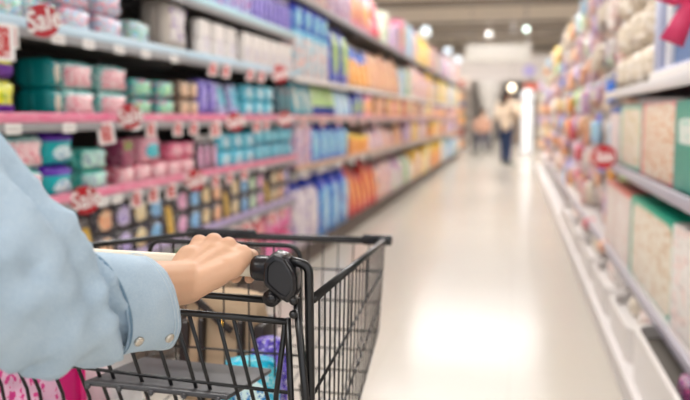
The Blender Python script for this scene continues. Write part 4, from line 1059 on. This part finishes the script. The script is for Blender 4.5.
def hands3(bm):
    simple_hand(bm, J3['wr_r'], (-.2, -1, -.2), (1, 0, 0)); simple_hand(bm, J3['wr_l'], (.2, -1, -.2), (-1, 0, 0))
p3, V3, s3 = person('person', 'seated far shopper in a reddish brown top, left of the standing one', J3, None, (0, -1, 0), .009, '4a2c1e', False, hands3)
bm = garment_top(V3, s3, 1, .02, 'lr', .85); o = keep(obj('shirt', bm, cloth('russet_top', 'b4836c', 'd9b29c')), p3); fuse(o, .012, 3)
bm = garment_legs(V3, s3, 1, .012); o = keep(obj('trousers', bm, cloth('grey_trousers', '4c4a55', '6a6672')), p3); fuse(o, .012, 3)
for q in 'lr':
    bm = shoes(V3, 1, q); o = keep(obj('shoe', bm, mat('shoe_dark', '4f6058', .5)), p3); fuse(o, .01, 2)

# ------------------------------------------------------------------ the shopping cart
mwire = mat('black_enamel', '0b0a0c', .3, 0., spec=.6); mplast = mat('black_plastic', '1d1c1f', .26); mcreamp = mat('cream_handle', 'efe3cd', .4)
mplate = mat('seat_flap_plastic', '4a494b', .45)
cart = thing('shopping_cart', 'black wire shopping cart with a cream handle held by the shopper', 'shopping cart', (-.58, 1.4, 0))
def cp(name, bm, m, parent=None, sm=True):
    o = keep(obj(name, bm, m, None, sm), cart)
    if parent: o.parent = parent
    if parent: o.matrix_parent_inverse = Matrix()
    return o
bm = bmesh.new(); tube(bm, [BR+Vector((.0, 0, 0)), BL], .0125, 24); cp('handle', bm, mcreamp)
for e, s_ in ((BR, 1), (BL, -1)):
    d = -bdir*s_
    bm = bmesh.new(); tube(bm, [e-d*.001, e+d*.004, e+d*.024, e+d*.03], [.0155, .0172, .0172, .0165], 24); cp('collar', bm, mplast)
    # bracket: rounded wedge housing
    bm = bmesh.new()
    c0 = e+d*.03
    prof = [(-.012, .014), (.002, .0255), (.015, .021), (.031, -.004), (.031, -.031), (.021, -.043), (.007, -.035), (-.014, -.017)]
    def ring(yo, sc):
        cxx = sum(p[0] for p in prof)/8; czz = sum(p[1] for p in prof)/8; pts = []
        P8 = [Vector((cxx+(p[0]-cxx)*sc, czz+(p[1]-czz)*sc)) for p in prof]
        for i in range(8):
            a, b_, c_ = P8[i-1], P8[i], P8[(i+1) % 8]
            for k in range(4):
                tt = k/4.; m0 = b_+(a-b_)*.28; m1 = b_+(c_-b_)*.28
                pts.append(m0*(1-tt)**2+b_*2*tt*(1-tt)+m1*tt*tt)
        return [bm.verts.new(c0+Vector((q.x*s_, yo, q.y))) for q in pts]
    rs = [ring(-.0165, .68), ring(-.0195, .72), ring(-.0193, .84), ring(-.017, .95), ring(-.011, 1.0), ring(.010, 1.0), ring(.017, .94), ring(.019, .8)]
    rs2 = ring(-.0165, .66)
    allr = [rs2]+rs
    for A, B in zip(allr, allr[1:]):
        for k in range(len(A)): bm.faces.new((A[k], A[(k+1) % len(A)], B[(k+1) % len(A)], B[k]))
    bm.faces.new(allr[0][::-1]); bm.faces.new(allr[-1])
    cp('bracket', bm, mplast, None, 'angle')
    # round lock boss below
    bm = bmesh.new(); cc = c0+Vector((s_*-.004, -.000, -.037)); 
    tube(bm, [cc-Vector((0, .012, 0)), cc+Vector((0, .014, 0))], .0115, 20); tube(bm, [cc-Vector((0, .016, 0)), cc-Vector((0, .011, 0))], .007, 14)
    cp('lock_boss', bm, mplast)
    # uprights
    xo = (lambda x: x) if s_ == 1 else (lambda x: -1.235-x)
    dy = 0 if s_ == 1 else .066
    bm = bmesh.new(); tube(bm, bend([(xo(-.285), 1.0+dy, .963), (xo(-.2605), 1.003+dy, .956), (xo(-.2595), 1.005+dy, .77), (xo(-.27), 1.02+dy, .36), (xo(-.29), 1.12+dy, .22), (xo(-.30), 1.75, .16)], .022, 6), .0062, 12); cp('chassis_tube', bm, mwire)
    bm = bmesh.new(); tube(bm, [(xo(-.2735), .988+dy, .915), (xo(-.262), .992+dy, .77), (xo(-.268), 1.0+dy, .45)], .0052, 10); cp('support_tube', bm, mwire)
    bm = bmesh.new(); tube(bm, [(xo(-.289), 1.0+dy, .885), (xo(-.285), 1.0+dy, .77), (xo(-.285), 1.02+dy, .47)], .0045, 10); cp('flap_post', bm, mwire)
    bm = bmesh.new(); tube(bm, [(xo(-.292), 1.0+dy, .882), (xo(-.312), 1.02+dy, .77), (xo(-.33), 1.06+dy, .6)], .0038, 8); cp('flap_stay', bm, mwire)
    for zz in (.913, .895):
        bm = bmesh.new(); ball(bm, (xo(-.276), .982+dy, zz), .0058); cp('bolt', bm, mwire)
# basket geometry
FR, FL, RR, RL = Vector((-.287, 1.8, .868)), Vector((-.76, 1.81, .868)), Vector((-.257, 1.01, .910)), Vector((-.975, 1.07, .910))
bFR, bFL, bRR, bRL = Vector((-.300, 1.79, .655)), Vector((-.74, 1.79, .655)), Vector((-.275, 1.08, .50)), Vector((-.945, 1.12, .50))
bm = bmesh.new(); tube(bm, bend([RR, FR, FL, RL], .03, 6), .0062, 12); cp('rim', bm, mwire)
bm = bmesh.new(); tube(bm, [FR+Vector((-.02, 0, -.002)), FL+Vector((.02, 0, -.002))], .0085, 10); cp('front_bar', bm, mplast)
bm = bmesh.new(); box(bm, -.34, -.27, 1.792, 1.812, .856, .880, .005); cp('corner_bumper', bm, mplast, None, 'angle')
bm = bmesh.new(); box(bm, -.777, -.60, 1.80, 1.82, .858, .882, .005); cp('corner_bumper', bm, mplast, None, 'angle')
def panel(name, A, B, C_, D, nv, hs, rv=.0019, rh=.0026, edge=True):
    """wires from edge AB down to edge CD, and cross wires at fractions hs"""
    bm = bmesh.new()
    for k in range(nv+1):
        t_ = k/nv; tube(bm, [A.lerp(B, t_), C_.lerp(D, t_)], rv, 6)
    for h_ in hs:
        tube(bm, [A.lerp(C_, h_), B.lerp(D, h_)], rh, 8)
    return cp(name, bm, mwire)
panel('side_panel', RR, FR, bRR, bFR, 19, (.34, .68, 1.), .0016, .0024)
panel('side_panel', RL, FL, bRL, bFL, 19, (.34, .68, 1.), .0016, .0024)
panel('front_panel', FR, FL, bFR, bFL, 13, (.34, .68, 1.), .0016, .0024)
bm = bmesh.new()
for k in range(15): t_ = k/14; tube(bm, [bRR.lerp(bRL, t_), bFR.lerp(bFL, t_)], .0015, 6)
for k in range(9): t_ = k/8; tube(bm, [bRR.lerp(bFR, t_), bRL.lerp(bFL, t_)], .0018, 6)
cp('bottom_panel', bm, mwire)
# rear flap, leaning inward towards its foot
F1R, F1L = Vector((-.288, 1.0, .880)), Vector((-.93, 1.068, .883))
F0R, F0L = Vector((-.315, 1.03, .900)), Vector((-.91, 1.10, .903))
bm = bmesh.new(); tube(bm, [F1R, F1L], .0048, 10); tube(bm, [F0R, F0L], .0048, 10); cp('flap_rail', bm, mwire)
bm = bmesh.new()
xs = [-.345, -.3683, -.392, -.4355, -.459, -.50, -.55, -.60, -.625, -.66, -.71, -.755, -.779, -.83, -.87]
for x in xs:
    t_ = (x-F1R.x)/(F1L.x-F1R.x); a = F1R.lerp(F1L, t_); tube(bm, [a, a+Vector((.006, .085, -.175)), a+Vector((.010, .12, -.36))], .0029, 8)
for dz, dy_ in ((-.118, .057), (-.36, .12)):
    tube(bm, [F1R+Vector((-.01, dy_, dz)), F1L+Vector((.01, dy_, dz))], .0029, 8)
cp('rear_flap', bm, mwire)
# child seat: back loop, wire grid and the grey flap
bm = bmesh.new(); lp = bend([(-.353, 1.30, .80), (-.353, 1.30, .932), (-.636, 1.315, .930), (-.636, 1.315, .80)], .025, 6); tube(bm, lp, .0042, 10)
cs = cp('child_seat', bm, mwire)
bm = bmesh.new()
for k in range(1, 6): x = -.353-.283*k/6; tube(bm, [(x, 1.30+.015*k/6, .932), (x, 1.30+.015*k/6, .70)], .0016, 6)
for zz in (.84, .74): tube(bm, [(-.353, 1.30, zz), (-.636, 1.315, zz)], .0022, 6)
cp('seat_grid', bm, mwire, cs)
bm = bmesh.new(); box(bm, -.12, .12, -.085, .085, -.004, .004, .0035, 2)
MT = Matrix.Translation((-.507, 1.148, .742)) @ Matrix.Rotation(math.radians(-4), 4, 'X') @ Matrix.Rotation(math.radians(-5), 4, 'Z')
for v in bm.verts: v.co = MT@v.co
for k in range(5):
    c = MT@Vector((-.11+.054*k, -.088, -.003)); ball(bm, c, .0042)
cp('seat_flap', bm, mplate, cs, 'angle')
# wheels
for wx, wy in ((-.32, 1.08), (-.90, 1.12), (-.36, 1.72), (-.72, 1.72)):
    bm = bmesh.new(); tube(bm, [(wx, wy, .165), (wx, wy, .12)], .009, 8)
    for s_ in (-1, 1): box(bm, wx+s_*.018-.002, wx+s_*.018+.002, wy-.02, wy+.02, .05, .125)
    box(bm, wx-.02, wx+.02, wy-.02, wy+.02, .12, .127)
    w0 = cp('caster_fork', bm, mat('caster_steel', '8c8c90', .3, 1.), None, False)
    bm = bmesh.new(); tube(bm, [(wx-.012, wy, .0615), (wx+.012, wy, .0615)], .061, 24); cp('wheel', bm, mat('tyre', '26252a', .7), w0)
bm = bmesh.new(); tube(bm, [(-.30, 1.75, .16), (-.935, 1.75, .16)], .0062, 10); tube(bm, [(-.285, 1.1, .235), (-.95, 1.16, .235)], .0062, 10); cp('cross_tube', bm, mwire)
bm = bmesh.new()
for x0 in (-.42, -.66):
    bm = bmesh.new(); tube(bm, [(x0, 1.75, .16), (x0, 1.55, .60)], .0055, 8); cp('front_stay', bm, mwire)

# ------------------------------------------------------------------ what lies in the cart
def xp(px, Y): return Y*math.tan(math.atan((px-345)/F)-PSI)
def basket_z(y): return .50+(y-1.08)/(1.79-1.08)*.155+.004
P('hot_pink', 'f0489c', label=('fbd0e4', .5, .5, .4, .4, 'e', 'f06aac')); P('plain_lime', '86c822')
hb = thing('handbag', 'beige and dark brown handbag lying in the shopping cart', 'handbag', (xp(226, 1.5), 1.5, basket_z(1.46)))
mbeige = cloth('canvas_beige', 'a98c6e', 'c9b092'); mleather = mat('dark_leather', '2b211d', .5)
bm = grid_cube(8)
for v in bm.verts:
    x, y, z = v.co; t = (z+1)/2
    v.co = (x*.085*(1-.12*t)*(1-.05*y*y)+.004*math.sin(6*z), y*.06*(1-.45*t**2)*(1-.2*x*x), t*.215*(1-.05*x*x))
o = obj('body', bm, mbeige, hb)
bm = bmesh.new()
for s_ in (-1, 1): box(bm, s_*.078-.012, s_*.078+.012, -.05, .05, .0, .16, .008)
for s_ in (-.035, .045): box(bm, s_-.006, s_+.006, -.066, -.035, .0, .17, .004)
obj('leather_trim', bm, mleather, hb, 'angle')
bm = bmesh.new(); tube(bm, bend([(-.10, -.02, .17), (-.12, -.05, .235), (-.06, -.06, .225), (.01, -.065, .165), (.03, -.062, .15)], .03), .0075, 8); obj('strap', bm, mleather, hb)
bm = bmesh.new(); ball(bm, (.012, -.068, .165), .006); obj('stud', bm, mat('gold_stud', 'd9a94a', .25, 1.), hb)
mbag_film = mat('white_plastic_film', 'e2dedd', .35)
for kind, mn, w_, h_, d_, px, Y, rz, lab in (
    ('pack', 'hot_pink', .15, .26, .09, 16, 1.16, -1.5, 'bright pink pack at the left of the cart, partly cut off'),
    ('pack', 'plain_lime', .12, .262, .07, 10, 1.27, -1.5, 'lime green pack behind the pink one in the cart'),
    ('pouch', 'violet_sock', .12, .21, .07, 44, 1.38, -1.4, 'dark violet pouch in the cart beside the pink pack'),
    ('pack', 'cyan_pad', .09, .17, .06, 248, 1.30, -1.2, 'turquoise pack in the cart by the right side wires'),
    ('pack', 'violet_pack', .05, .18, .05, 267, 1.36, -1.3, 'slim violet pack in the cart at the far right')):
    place(kind, mn, w_, h_, d_, (xp(px, Y), Y, basket_z(Y)), rz, lab, None)
bm = grid_cube(9)
for v in bm.verts:
    x, y, z = v.co; t = (z+1)/2; c = v.co.copy()
    v.co = (x*.085*(1-.3*t)*(1-.1*y*y), y*.07*(1-.4*t), t*.20*(1-.1*x*x))
    v.co += Vector((1, .6, .8))*.012*noise.noise(c*2.6)
o = obj('plastic_bag', bm, mbag_film, None); o.location = (xp(86, 1.36), 1.36, basket_z(1.36)); tag(o, 'crumpled white plastic bag in the cart below the sleeve', 'plastic bag')
bpy.context.view_layer.update()
